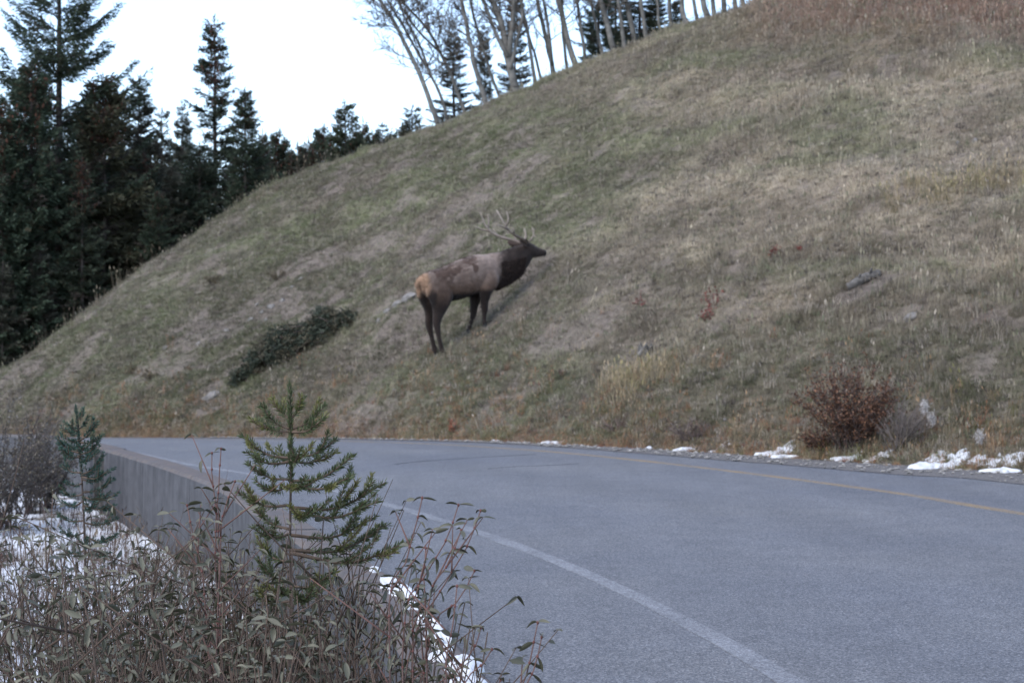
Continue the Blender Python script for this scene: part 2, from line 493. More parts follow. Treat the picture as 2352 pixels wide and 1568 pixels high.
def normals2(p):
    t = np.gradient(p, axis=0); t /= np.linalg.norm(t, axis=1)[:, None]
    return np.stack([t[:, 1], -t[:, 0]], 1)       # to the right of travel

wall_c = spline(WALL_OUT, 260)
wall_n = normals2(wall_c)
outer_c = spline(ASPHALT_OUT, 260)
outer_n = normals2(outer_c)

def grid_quads(a, b):
    i, j = np.meshgrid(np.arange(a - 1), np.arange(b - 1), indexing='ij')
    k = i * b + j
    return np.stack([k, k + b, k + b + 1, k + 1], -1).reshape(-1, 4)

# ground sheet to the horizon
mb = MB(); g = 1500
mb.add([(-g, -g, -2.2), (g, -g, -2.2), (g, g, -2.2), (-g, g, -2.2)], [(0, 1, 2, 3)])
link('ground', mb.mesh('ground'), M['soil'], kind='structure')

# road sheet
inner = wall_c + wall_n * 0.22
nx = 40
f = np.linspace(0, 1, nx)[None, :, None]
xy = inner[:, None] * (1 - f) + outer_c[:, None] * f
z = road_z(xy[..., 1])
lane = 1.0 + 0.07 * np.exp(-((f[..., 0] - 0.37) / 0.06) ** 2) + 0.07 * np.exp(-((f[..., 0] - 0.62) / 0.06) ** 2) - 0.06 * np.exp(-((f[..., 0] - 0.5) / 0.06) ** 2) - 0.10 * np.exp(-(f[..., 0] / 0.05) ** 2) + 0 * z
mb = MB(); mb.add(np.concatenate([xy, z[..., None]], -1).reshape(-1, 3), grid_quads(260, nx), col=np.repeat(lane.reshape(-1, 1), 3, 1))
link('road', mb.mesh('road', color=True), M['asphalt'], kind='structure')

def strip(name, pts, w, dz, mat, n=200, jitter=0.0, seed=3, **props):
    c = spline(pts, n); nn = normals2(c)
    s = np.arange(n)
    ww = w / 2 * (1 + jitter * (fbm(s * 0.35, s * 0 + seed, seed) - 0.5) * 2)
    a = c - nn * ww[:, None]; b2 = c + nn * ww[:, None]
    v = np.stack([np.c_[a, road_z(a[:, 1]) - 0.003], np.c_[a, road_z(a[:, 1]) + dz], np.c_[b2, road_z(b2[:, 1]) + dz], np.c_[b2, road_z(b2[:, 1]) - 0.003]], 1).reshape(-1, 3)
    m_ = MB(); m_.add(v, grid_quads(n, 4))
    return link(name, m_.mesh(name, smooth=False), mat, **props)
strip('white_edge_line', WHITE, 0.125, 0.0035, M['white_paint'], 400, 0.25, kind='structure')
strip('yellow_edge_line', YELLOW, 0.13, 0.0035, M['yellow_paint'], 400, 0.2, 5, kind='structure')
def ground_at(u, v):
    ys = np.linspace(5, 60, 4000)
    d = road_z(ys) - (CAM_H - (v - VH) / F * ys)
    k = np.argmax(d >= 0)
    return ((u - 1176) / F * ys[k], ys[k])
strip('asphalt_crack', [ground_at(*p) for p in [(905, 1066), (960, 1060), (1040, 1054), (1120, 1049), (1230, 1043)]], 0.016, 0.0035, M['crack'], 80, 0.9, 11, kind='structure')
strip('asphalt_crack', [ground_at(*p) for p in [(1120, 1076), (1190, 1071), (1250, 1069), (1330, 1064)]], 0.012, 0.0035, M['crack'], 60, 0.9, 23, kind='structure')

# ------------------------------------------------------------------ hillside
Q_U = np.array([-900, -500, -250, -100, 30, 150, 250, 400, 500, 650, 800, 1000, 1200, 1400, 1500, 1700, 1800, 2000, 2352, 3200, 5000, 7000.])
Q_V = np.array([885, 885, 882, 876, 852, 757, 672, 560, 500, 418, 362, 297, 216, 132, 92, 26, 0, -70, -170, -330, -500, -500.])
KQ = (Q_U - 1176) / F
ES_T = (VH - Q_V) / F
# foot of the slope: just outside the asphalt and the gravel
def gravel_w(y):
    return 0.35 + 0.75 * sstep(34, 21, y)
foot_c = outer_c + outer_n * gravel_w(outer_c[:, 1])[:, None]
_q = foot_c[:, 0] / np.maximum(foot_c[:, 1], 0.5)
_ok = foot_c[:, 1] > 6
_o = np.argsort(_q[_ok])
FQ, FY = _q[_ok][_o], foot_c[_ok][_o, 1]
def foot_y(q):
    return np.interp(q, FQ, FY)
ES = [np.interp(np.linspace(-0.55, 1.2, 400), KQ, ES_T)]
EQ = np.linspace(-0.55, 1.2, 400)
_k = np.ones(9) / 9
ES[0] = np.convolve(np.pad(ES[0], 4, mode='edge'), _k, 'valid')
ES_TARGET = ES[0].copy()
def hill_base(q, y):
    y0 = foot_y(q); es = np.interp(q, EQ, ES[0])
    zb = road_z(y0)
    a = 0.40 + 0.06 * sstep(0.0, 0.25, q)
    slope = zb + 0.02 + a * np.sqrt((np.maximum(y - y0, 0)) ** 2 + 0.04) - a * 0.2
    yi = np.clip((a * y0 - zb + CAM_H) / np.maximum(a - es, 0.08), y0 + 2, y0 + 32)
    cap = CAM_H + es * y - (0.030 - 0.0255 * sstep(-0.06, 0.04, q)) * np.maximum(y - yi, 0) ** 2 - 0.01 * np.maximum(yi - y, 0) ** 1.5 * 0 + 0.25
    return smin(slope, cap, 1.6), yi
for _ in range(4):
    yy = np.linspace(8, 90, 500)
    zz, yi_ = hill_base(EQ[:, None], np.broadcast_to(yy[None], (400, 500)))
    zz = np.where((yy[None] > foot_y(EQ)[:, None]) & (yy[None] < yi_ + 14), zz, -99)
    el = ((zz - CAM_H) / yy[None]).max(1)
    ES[0] = ES[0] + (ES_TARGET - el)
CREST_Y = yy[((zz - CAM_H) / yy[None]).argmax(1)]
def crest_y(q):
    return np.interp(q, EQ, CREST_Y)

def streaks(q, y, zb):
    bu = q * F + 1176; bv = VH - (zb - CAM_H) / y * F
    tl = bv + bu * np.interp(bu, [0, 900, 1500, 2400], [0.75, 0.45, 0.28, 0.2])
    return fbm(bu / 330, tl / 42, 141, 5), fbm(bu / 520 + 7, tl / 95, 142, 4)

def hill_z(x, y):
    x = np.asarray(x, float); y = np.asarray(y, float)
    q = x / y
    z, yi = hill_base(q, y)
    d = y - foot_y(q)
    k = sstep(0.3, 2.5, d) * (1 - 0.9 * np.exp(-(((x + 1.18) / 1.9) ** 2 + ((y - 38.2) / 1.9) ** 2)))
    # little terraces along the contour, hummocks and tussocks
    w = z * 1.9 + 1.5 * fbm(x * 0.35, y * 0.35, 3)
    ter = (w - np.floor(w)); ter = sstep(0, 0.7, ter) - ter
    z = z + k * (0.10 * ter * sstep(0.35, 0.6, fbm(x * 0.3, y * 0.3, 8)) + 0.40 * (fbm(x * 0.45, y * 0.45, 1) - 0.5) + 0.17 * (fbm(x * 1.7, y * 1.7, 2) - 0.5) * 2)
    s1, s2 = streaks(q, y, hill_base(q, y)[0])
    z = z + k * (0.26 * (s1 - 0.5) + 0.2 * (s2 - 0.5))
    ex, ey = x + 1.18, y - 38.2          # a gentler trodden step where the animal stands
    z = z - 0.26 * sstep(1.0, 3.0, d) * (ex * 0.866 + ey * 0.5) * np.exp(-(ex ** 2 + ey ** 2) / 2.0)
    return z + 0.03 * (fbm(x * 5, y * 5, 4) - 0.5)

def hit(u, v, ymin=None):
    """first point of the hillside met by the sight line through a spot of the photograph"""
    q = (u - 1176) / F
    ys = np.linspace(float(foot_y(q)) - 0.2, 75, 6000)
    zs = hill_z(q * ys, ys); ray = CAM_H - (v - VH) / F * ys
    k = np.argmax(zs >= ray)
    return np.array([q * ys[k], ys[k], zs[k]])

def lerp(a, b, t): return a + (b - a) * t
C_OLIVE = np.array((0.205, 0.195, 0.143)); C_GREEN = np.array((0.155, 0.168, 0.10)); C_TAN = np.array((0.275, 0.228, 0.173))
C_PALE = np.array((0.385, 0.332, 0.268)); C_GREY = np.array((0.225, 0.198, 0.178)); C_RUST = np.array((0.25, 0.14, 0.095)); C_SOIL = np.array((0.165, 0.138, 0.122))

def cover(x, y):
    """turf colour, bareness and dryness at a place on the hillside"""
    q = x / y; d = y - foot_y(q)
    right = sstep(-0.02, 0.16, q + 0.12 * (fbm(x * 0.12, y * 0.12, 31) - 0.5))
    n1 = fbm(x * 0.28, y * 0.28, 21); n2 = fbm(x * 0.9, y * 0.9, 22); n3 = fbm(x * 2.6, y * 2.6, 23)
    green = np.clip(sstep(0.42, 0.66, n1 * 0.55 + n2 * 0.45 + 0.06 * (1 - right)), 0, 1)
    dry = np.clip(right * 0.85 + 0.25 * sstep(0.45, 0.7, n2) - 0.35 * green, 0, 1)
    bare = sstep(0.55, 0.72, 0.5 * fbm(x * 0.55, y * 0.55, 25) + 0.5 * n3 + 0.07 * (1 - right) - 0.03 * right)
    e_ = (hill_base(q, y)[0] - CAM_H) / y
    pu = q * F + 1176; pv = VH - e_ * F
    er = 0
    for (u0, v0, ru, rv) in ((625, 700, 95, 42), (480, 765, 120, 40), (925, 695, 75, 28), (720, 600, 110, 30), (860, 560, 110, 26), (370, 850, 110, 35), (1330, 760, 150, 35), (2000, 665, 90, 28), (2060, 735, 110, 22), (1480, 800, 60, 30)):
        tt_ = pv - v0 + (pu - u0) * 0.35
        er = np.maximum(er, np.exp(-((pu - u0) / ru) ** 2 - (tt_ / rv) ** 2))
    bare = np.maximum(bare, sstep(0.35, 0.7, er * (0.55 + 0.9 * n3)))
    c = lerp(C_OLIVE, C_GREEN, (green * (1 - 0.6 * right))[..., None])
    c = lerp(c, C_TAN, dry[..., None] * 0.9)
    c = lerp(c, C_PALE, (sstep(0.5, 0.75, fbm(x * 0.22, y * 0.22, 27)) * right)[..., None] * 0.7)
    c = lerp(c, C_GREY, (bare * 0.5)[..., None])
    footb = sstep(1.6, 0.2, d) * sstep(0.38, 0.55, fbm(x * 0.8, y * 0.8, 29) + 0.05)
    c = lerp(c, C_RUST, footb[..., None] * 0.55)
    # russet tall grass on the upper shoulder; swathes of pale straw lower down, greener turf near the foot on the right
    e = (hill_base(q, y)[0] - CAM_H) / y
    bu = q * F + 1176; bv = VH - e * F
    wob_ = 90 * (fbm(x * 0.35, y * 0.35, 33) - 0.5)
    for (c0, k0, hw, am) in ((455, 0.26, 60, 0.75), (610, 0.22, 75, 0.55), (270, 0.2, 35, 0.35)):
        band = np.exp(-((bv + wob_ - (c0 - (bu - 1900) * k0)) / hw) ** 2) * sstep(1250, 1700, bu) * am
        c = lerp(c, C_PALE, (band * sstep(0.25, 0.6, n2 + 0.1))[..., None])
    s1, s2 = streaks(q, y, hill_base(q, y)[0])
    c = lerp(c, C_GREEN * np.array((1.08, 1.04, 1.1)), (sstep(0.50, 0.66, s1 * 0.6 + s2 * 0.4) * 0.75)[..., None])
    c = lerp(c, C_PALE, (sstep(0.50, 0.34, s2) * sstep(0.0, 0.1, q) * 0.45)[..., None])
    c = c * (0.70 + 0.60 * sstep(0.3, 0.7, 0.5 * s1 + 0.5 * n2))[..., None]
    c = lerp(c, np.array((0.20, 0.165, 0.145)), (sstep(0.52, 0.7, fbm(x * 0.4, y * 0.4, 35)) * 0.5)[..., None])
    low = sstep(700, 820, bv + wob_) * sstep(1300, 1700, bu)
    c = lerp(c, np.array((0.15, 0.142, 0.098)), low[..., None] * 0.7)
    c = lerp(c, np.array((0.085, 0.085, 0.052)), (sstep(0.52, 0.68, fbm(x * 1.3, y * 1.3, 37)) * (0.25 + 0.5 * low))[..., None])  # dark green clumps, with the shading among tufts put into the colour
    dry = dry * (1 - 0.6 * low)
    c = c * np.array((1.22, 1.20, 1.12))
    c = c * (1 - 0.24 * sstep(420, 780, bv + wob_) * (0.75 + 0.25 * sstep(1500, 900, bu)))[..., None]
    top = sstep(0.168, 0.19, e) * sstep(0.12, 0.16, q)
    c = lerp(c, np.array((0.27, 0.155, 0.115)), top[..., None] * 0.85)
    return c, bare, dry, green, top

qs = np.linspace(-0.5, 1.15, 520)
# finer columns inside the picture
qs = np.unique(np.r_[np.linspace(-0.55, -0.33, 24), np.linspace(-0.33, 0.33, 460), np.linspace(0.33, 1.15, 60)])
ts = np.linspace(0, 1, 330) ** 1.05
QQ, TT = np.meshgrid(qs, ts, indexing='ij')
Y0 = foot_y(QQ); Y1 = crest_y(QQ) + 24
YY = Y0 - 0.25 + TT * (Y1 - Y0 + 0.25)
XX = QQ * YY
ZZ = hill_z(XX, YY)
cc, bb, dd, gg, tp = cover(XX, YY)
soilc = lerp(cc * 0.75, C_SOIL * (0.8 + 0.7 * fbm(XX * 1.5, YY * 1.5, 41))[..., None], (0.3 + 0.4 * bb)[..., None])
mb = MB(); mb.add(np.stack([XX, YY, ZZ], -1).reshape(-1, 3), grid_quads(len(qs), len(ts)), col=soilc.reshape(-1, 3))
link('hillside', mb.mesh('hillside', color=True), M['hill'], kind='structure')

# gravel shoulder between asphalt and turf
gi = outer_c - outer_n * 0.12
go = outer_c + outer_n * (gravel_w(outer_c[:, 1]) + 0.45)[:, None]
nx = 8; f = np.linspace(0, 1, nx)[None, :, None]
xy = gi[:, None] * (1 - f) + go[:, None] * f
jit = (fbm(xy[..., 0] * 4, xy[..., 1] * 4, 51) - 0.5)
z = road_z(xy[..., 1]) + 0.006 + 0.02 * f[..., 0] + jit * 0.03 * f[..., 0]
xy[:, 0] += outer_n * (fbm(outer_c[:, 0] * 3, outer_c[:, 1] * 3, 52) - 0.5)[:, None] * 0.18
mb = MB(); mb.add(np.concatenate([xy, z[..., None]], -1).reshape(-1, 3), grid_quads(260, nx))
link('gravel_shoulder', mb.mesh('gravel_shoulder'), M['gravel'], kind='structure')

# loose stones of the shoulder
def icos():
    t = (1 + 5 ** 0.5) / 2
    v = np.array([(-1, t, 0), (1, t, 0), (-1, -t, 0), (1, -t, 0), (0, -1, t), (0, 1, t), (0, -1, -t), (0, 1, -t), (t, 0, -1), (t, 0, 1), (-t, 0, -1), (-t, 0, 1)], float)
    v /= np.linalg.norm(v[0])
    fcs = np.array([(0, 11, 5), (0, 5, 1), (0, 1, 7), (0, 7, 10), (0, 10, 11), (1, 5, 9), (5, 11, 4), (11, 10, 2), (10, 7, 6), (7, 1, 8), (3, 9, 4), (3, 4, 2), (3, 2, 6), (3, 6, 8), (3, 8, 9), (4, 9, 5), (2, 4, 11), (6, 2, 10), (8, 6, 7), (9, 8, 1)])
    return v, fcs
IV, IF = icos()
mb = MB()
for i in range(2600):
    k = int(RNG.integers(40, 170)); s = RNG.beta(1.2, 1.6) * (gravel_w(outer_c[k, 1]) + 0.25) - 0.15
    p = outer_c[k] + outer_n[k] * s + RNG.uniform(-0.1, 0.1, 2)
    r = 0.008 + 0.03 * RNG.random() ** 3
    v = IV * RNG.uniform(0.6, 1.2, (12, 1)) * r * np.array([1.2, 1, 0.6])
    mb.add(v + np.array([p[0], p[1], float(road_z(p[1])) + 0.02 + r * 0.15]), None, IF)
link('shoulder_pebbles', mb.mesh('shoulder_pebbles', smooth=False), M['pebble'], kind='stuff', label='loose grey pebbles on the far road shoulder', category='gravel')

# ------------------------------------------------------------------ snowy ground on the near side
def near_z(x, y):
    x = np.asarray(x, float); y = np.asarray(y, float)
    d = np.sqrt(x * x + y * y)
    z = -0.18 - 0.67 * sstep(1.5, 9.0, d)
    z = z + 0.045 * np.maximum(-y, 0) - 0.02 * np.maximum(y - 26, 0)
    return z + 0.16 * (fbm(x * 0.8, y * 0.8, 61) - 0.5) + 0.06 * (fbm(x * 3, y * 3, 62) - 0.5)
n1, n2 = 260, 150
edge = wall_c + wall_n * 0.1
f = (np.linspace(0, 1, n2) ** 1.6)[None, :, None]
far = np.stack([edge[:, 0] - 26, edge[:, 1] - 6], 1)
xy = edge[:, None] * (1 - f) + far[:, None] * f
z = near_z(xy[..., 0], xy[..., 1])
mb = MB(); mb.add(np.concatenate([xy, z[..., None]], -1).reshape(-1, 3), grid_quads(n1, n2))
link('snowy_ground', mb.mesh('snowy_ground'), M['snow_ground'], kind='structure')

# ------------------------------------------------------------------ retaining wall with its cap flush to the road edge
wall = empty('retaining_wall', (float(wall_c[80, 0]), float(wall_c[80, 1]), 0), label='weathered grey concrete retaining wall holding up the road edge', category='wall')
W0 = np.array(wall.location)
arc = np.r_[0, np.cumsum(np.linalg.norm(np.diff(wall_c, axis=0), axis=1))]
k_joint = int(np.argmin(np.abs(wall_c[:, 1] - 24.6)))
def wall_piece(k0, k1, off, tdz, name):
    c = wall_c[k0:k1]; nn = wall_n[k0:k1]
    top = road_z(c[:, 1]) + 0.12 + tdz
    c = c.copy(); t0_ = (c[1] - c[0]) / np.linalg.norm(c[1] - c[0]); t1_ = (c[-1] - c[-2]) / np.linalg.norm(c[-1] - c[-2])
    c[0] = c[0] + t0_ * 0.012; c[-1] = c[-1] - t1_ * 0.012
    # profile: (offset to the road side, height): foot, face, chamfer, cap, inner edge
    prof = [(-0.03, None), (0.0, -0.10), (0.0, -0.035), (0.03, 0.0), (0.26, 0.0), (0.30, -0.03), (0.30, -0.5)]
    V = []
    for o, h in prof:
        a = c + nn * (o + off)
        wob = 0.012 * (fbm(arc[k0:k1] * 2.2, arc[k0:k1] * 0 + o * 9, 71) - 0.5)
        zz_ = (np.full(len(c), -1.9) if h is None else top + h + wob)
        V.append(np.c_[a, zz_])
    V = np.stack(V, 1) - W0
    m_ = MB(); m_.add(V.reshape(-1, 3), grid_quads(len(c), len(prof))[:, ::-1])
    e = len(prof)
    for s in (0, len(c) - 1):
        m_.add(V[s], None, [(0, i, i + 1) for i in range(1, e - 1)])
    return link(name, m_.mesh(name, smooth=False), M['concrete'], wall)
joints = [0]
step = 3.05
s_next = arc[k_joint] % step
ks = sorted(set([int(np.argmin(np.abs(arc - s))) for s in np.arange(s_next, arc[-1], step)]))
ks = [0] + [k for k in ks if 4 < k < 255] + [259]
for a_, b_ in zip(ks[:-1], ks[1:]):
    wall_piece(a_, b_ + 1, 0.0 if b_ <= k_joint + 1 else 0.05, RNG.uniform(-0.006, 0.006), 'wall_panel')
# the dark vertical joint board and pilaster where the wall bends
for dk, wd in ((0, 0.10), (1, 0.07)):
    kk = k_joint + dk * 2
    c = wall_c[kk]; nn = wall_n[kk]; tt = np.array([-nn[1], nn[0]])
    zt = float(road_z(c[1])) + 0.04
    P = [c - nn * 0.05 - tt * wd / 2, c - nn * 0.05 + tt * wd / 2, c + nn * 0.06 + tt * wd / 2, c + nn * 0.06 - tt * wd / 2]
    v = [(p[0], p[1], -1.8) for p in P] + [(p[0], p[1], zt) for p in P]
    mb = MB(); mb.add(np.array(v) - W0, [(0, 1, 5, 4), (1, 2, 6, 5), (2, 3, 7, 6), (3, 0, 4, 7), (4, 5, 6, 7)])
    link('joint_post', mb.mesh('joint_post', smooth=False), M['dead_wood'], wall)

# ------------------------------------------------------------------ grass of the hillside (uncountable: geometry nodes)
def tuft(seed, n, h, spread, width, lean, seedhead=0.0):
    r = np.random.default_rng(seed); mb = MB()
    for i in range(n):
        a = r.uniform(0, 2 * math.pi); rad = spread * math.sqrt(r.random())
        b0 = np.array([rad * math.cos(a), rad * math.sin(a), -0.03])
        L = h * r.uniform(0.55, 1.1); a2 = a + r.normal(0, 0.9)
        ln = abs(r.normal(0, lean)); w = width * r.uniform(0.7, 1.3)
        hd = np.array([math.cos(a2), math.sin(a2), 0]); sd = np.array([-hd[1], hd[0], 0])
        p1 = b0 + np.array([0, 0, L * 0.55]) + hd * L * ln * 0.3
        p2 = b0 + np.array([0, 0, L * max(0.25, 1 - ln * 0.5)]) + hd * L * ln
        mb.add([b0 - sd * w / 2, b0 + sd * w / 2, p1 + sd * w * 0.42, p1 - sd * w * 0.42, p2], [(0, 1, 2, 3)], [(3, 2, 4)])
        if r.random() < seedhead:
            e = p2; d = (p2 - p1); d /= np.linalg.norm(d)
            mb.add([e - d * 0.01, e + sd * w * 2 + d * 0.035, e - sd * w * 2 + d * 0.035, e + d * 0.09], None, [(0, 1, 2), (1, 3, 2)])
    return mb.mesh('grass_tuft')

TUFTS = bpy.data.collections.new('grass_tufts')
specs = [(24, 0.10, 0.09, 0.007, 0.6, 0), (28, 0.08, 0.11, 0.008, 0.8, 0), (22, 0.13, 0.09, 0.007, 0.6, 0), (26, 0.09, 0.13, 0.008, 1.0, 0),      # short turf
         (26, 0.17, 0.10, 0.006, 0.6, 0.03), (24, 0.22, 0.11, 0.006, 0.6, 0.06), (28, 0.15, 0.13, 0.007, 0.9, 0.0),                                 # dry bunches
         (8, 0.42, 0.12, 0.005, 0.25, 0.4), (8, 0.52, 0.14, 0.005, 0.28, 0.4), (14, 0.34, 0.12, 0.006, 0.35, 0.2)]                                  # tall stalks
for i, s in enumerate(specs):
    o = bpy.data.objects.new('grass_tuft_%02d' % i, tuft(100 + i, *s))
    o.data.materials.append(M['grass']); TUFTS.objects.link(o)

def scatter_group():
    ng = bpy.data.node_groups.new('scatter', 'GeometryNodeTree')
    ng.interface.new_socket('Geometry', in_out='INPUT', socket_type='NodeSocketGeometry')
    ng.interface.new_socket('Geometry', in_out='OUTPUT', socket_type='NodeSocketGeometry')
    N, L = ng.nodes, ng.links
    gi_, go_ = N.new('NodeGroupInput'), N.new('NodeGroupOutput')
    ci = N.new('GeometryNodeCollectionInfo'); ci.inputs['Collection'].default_value = TUFTS
    ci.inputs['Separate Children'].default_value = True; ci.inputs['Reset Children'].default_value = True
    ip = N.new('GeometryNodeInstanceOnPoints'); ip.inputs['Pick Instance'].default_value = True
    def na(name, typ):
        a = N.new('GeometryNodeInputNamedAttribute'); a.data_type = typ; a.inputs['Name'].default_value = name
        return a.outputs['Attribute']
    er = N.new('FunctionNodeEulerToRotation')
    L.new(gi_.outputs[0], ip.inputs['Points']); L.new(ci.outputs[0], ip.inputs['Instance'])
    L.new(na('kind_index', 'INT'), ip.inputs['Instance Index'])
    L.new(na('turn', 'FLOAT_VECTOR'), er.inputs[0]); L.new(er.outputs[0], ip.inputs['Rotation'])
    L.new(na('size', 'FLOAT_VECTOR'), ip.inputs['Scale'])
    L.new(ip.outputs[0], go_.inputs[0])
    return ng
SCATTER = scatter_group()

def scatter(name, pts, turn, size, idx, tint, **props):
    me = bpy.data.meshes.new(name)
    me.vertices.add(len(pts)); me.vertices.foreach_set('co', pts.astype(np.float32).ravel())
    for nm, typ, arr, key in (('turn', 'FLOAT_VECTOR', turn, 'vector'), ('size', 'FLOAT_VECTOR', size, 'vector'), ('kind_index', 'INT', idx, 'value'), ('tint', 'FLOAT_COLOR', np.c_[tint, np.ones(len(tint))], 'color')):
        a = me.attributes.new(nm, typ, 'POINT')
        a.data.foreach_set(key, (arr.astype(np.int32) if typ == 'INT' else arr.astype(np.float32)).ravel())
    o = link(name, me, M['grass'], **props)
    md = o.modifiers.new('scatter', 'NODES'); md.node_group = SCATTER
    return o

def grass_points(n, qa, qb, pick, seed):
    r = np.random.default_rng(seed)
    q = r.uniform(qa, qb, n); t = r.random(n)
    y0, y1 = foot_y(q) - 0.05, crest_y(q) + 2.5
    y = np.sqrt(y0 ** 2 + t * (y1 ** 2 - y0 ** 2)); x = q * y
    keep = r.random(n) < (y1 ** 2 - y0 ** 2) / (y1 ** 2 - y0 ** 2).max()
    x, y = x[keep], y[keep]
    return pick(x, y, r)

def turf(x, y, r):
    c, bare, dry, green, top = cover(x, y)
    keep = r.random(len(x)) < 1 - 0.7 * bare
    x, y, c, dry, green, top = x[keep], y[keep], c[keep], dry[keep], green[keep], top[keep]
    n = len(x)
    tall = r.random(n) < (0.10 + 0.42 * dry * sstep(0.4, 0.65, fbm(x * 0.3, y * 0.3, 81)) + 0.5 * top)
    stalk = r.random(n) < (0.003 + 0.006 * dry + 0.10 * top)
    idx = np.where(stalk, r.integers(7, 10, n), np.where(tall, r.integers(4, 7, n), r.integers(0, 4, n)))
    s = r.uniform(0.65, 1.25, n) * (0.8 + 0.5 * fbm(x * 1.1, y * 1.1, 82))
    size = np.stack([s, s, s * r.uniform(0.75, 1.1, n)], 1)
    turn = np.stack([r.normal(-0.10, 0.16, n), r.normal(0, 0.16, n), r.uniform(0, 6.28, n)], 1)
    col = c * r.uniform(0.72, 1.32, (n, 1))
    mixy = r.random(n)
    col = np.where((mixy < 0.16)[:, None], C_PALE * r.uniform(0.7, 1.1, (n, 1)), col)
    col = np.where(((mixy > 0.16) & (mixy < 0.24))[:, None], C_GREEN * r.uniform(0.8, 1.3, (n, 1)), col)
    col = np.where(((mixy > 0.24) & (mixy < 0.33))[:, None], np.array((0.095, 0.08, 0.075)), col)
    col = np.where((idx >= 4)[:, None], lerp(col, C_TAN, 0.25), col)
    return np.stack([x, y, hill_z(x, y)], 1), turn, size, idx, col

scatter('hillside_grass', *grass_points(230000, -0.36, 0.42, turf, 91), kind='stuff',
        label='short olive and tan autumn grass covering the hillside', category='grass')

def footweeds(n, seed):
    r = np.random.default_rng(seed)
    k = r.integers(30, 200, n); s = r.exponential(0.55, n) - 0.15
    p = foot_c[k] + outer_n[k] * s[:, None] + r.normal(0, 0.12, (n, 2))
    x, y = p[:, 0], p[:, 1]
    ok = (y > 6) & (fbm(x * 0.7, y * 0.7, 95) + 0.25 * r.random(n) > 0.5)
    x, y = x[ok], y[ok]; n = len(x)
    idx = np.where(r.random(n) < 0.35, r.integers(7, 10, n), r.integers(3, 7, n))
    sc = r.uniform(0.5, 1.0, n) * (0.55 + 0.45 * sstep(0, 1.2, s[ok]))
    pal = np.array([(0.30, 0.15, 0.085), (0.34, 0.225, 0.13), (0.2, 0.085, 0.06), (0.37, 0.29, 0.19), (0.16, 0.15, 0.06)])
    col = pal[r.choice(5, n, p=[0.22, 0.3, 0.1, 0.22, 0.16])] * r.uniform(0.7, 1.2, (n, 1))
    turn = np.stack([r.normal(0, 0.15, n), r.normal(0, 0.15, n), r.uniform(0, 6.28, n)], 1)
    return np.stack([x, y, hill_z(x, y)], 1), turn, np.stack([sc] * 3, 1), idx, col
scatter('roadside_weeds', *footweeds(9000, 96), kind='stuff', label='dry orange and straw weeds along the far edge of the road', category='weeds')

# a tall straw bunch below the stump, and tall weeds on the left skyline
def clump(cs, n, rad, seed, idxs, smin_, smax_, pal):
    r = np.random.default_rng(seed); P = []
    for c in cs:
        a = r.uniform(0, 6.28, n); d = rad * np.sqrt(r.random(n))
        P.append(np.stack([c[0] + d * np.cos(a), c[1] + d * np.sin(a)], 1))
    P = np.vstack(P); m_ = len(P)
    s = r.uniform(smin_, smax_, m_)
    return (np.c_[P, hill_z(P[:, 0], P[:, 1])], np.stack([r.normal(0, 0.12, m_), r.normal(0, 0.12, m_), r.uniform(0, 6.28, m_)], 1),
            np.stack([s] * 3, 1), r.choice(idxs, m_), np.array(pal)[r.integers(0, len(pal), m_)] * r.uniform(0.75, 1.2, (m_, 1)))
scatter('straw_clumps', *clump([hit(1465, 880), hit(1430, 870), hit(1500, 860), hit(2300, 420), hit(2200, 440), hit(2100, 450)], 36, 0.5, 97, [5, 7, 8, 9], 0.7, 1.2,
        [(0.33, 0.26, 0.16), (0.28, 0.24, 0.12), (0.38, 0.3, 0.2)]), kind='stuff', label='tall pale straw bunches standing on the slope', category='grass')
sky_pts = [hit(u, v + 6) for u, v in [(560, 470), (545, 478), (600, 446), (500, 506), (430, 545), (300, 640), (240, 685), (215, 700), (330, 612), (60, 832), (145, 762), (650, 424)]]
scatter('skyline_weeds', *clump(sky_pts, 5, 0.9, 98, [7, 8, 9], 0.7, 1.7, [(0.2, 0.16, 0.11), (0.13, 0.10, 0.075), (0.24, 0.2, 0.14)]),
        kind='stuff', label='tall dry weeds fringing the left crest of the hill', category='weeds')

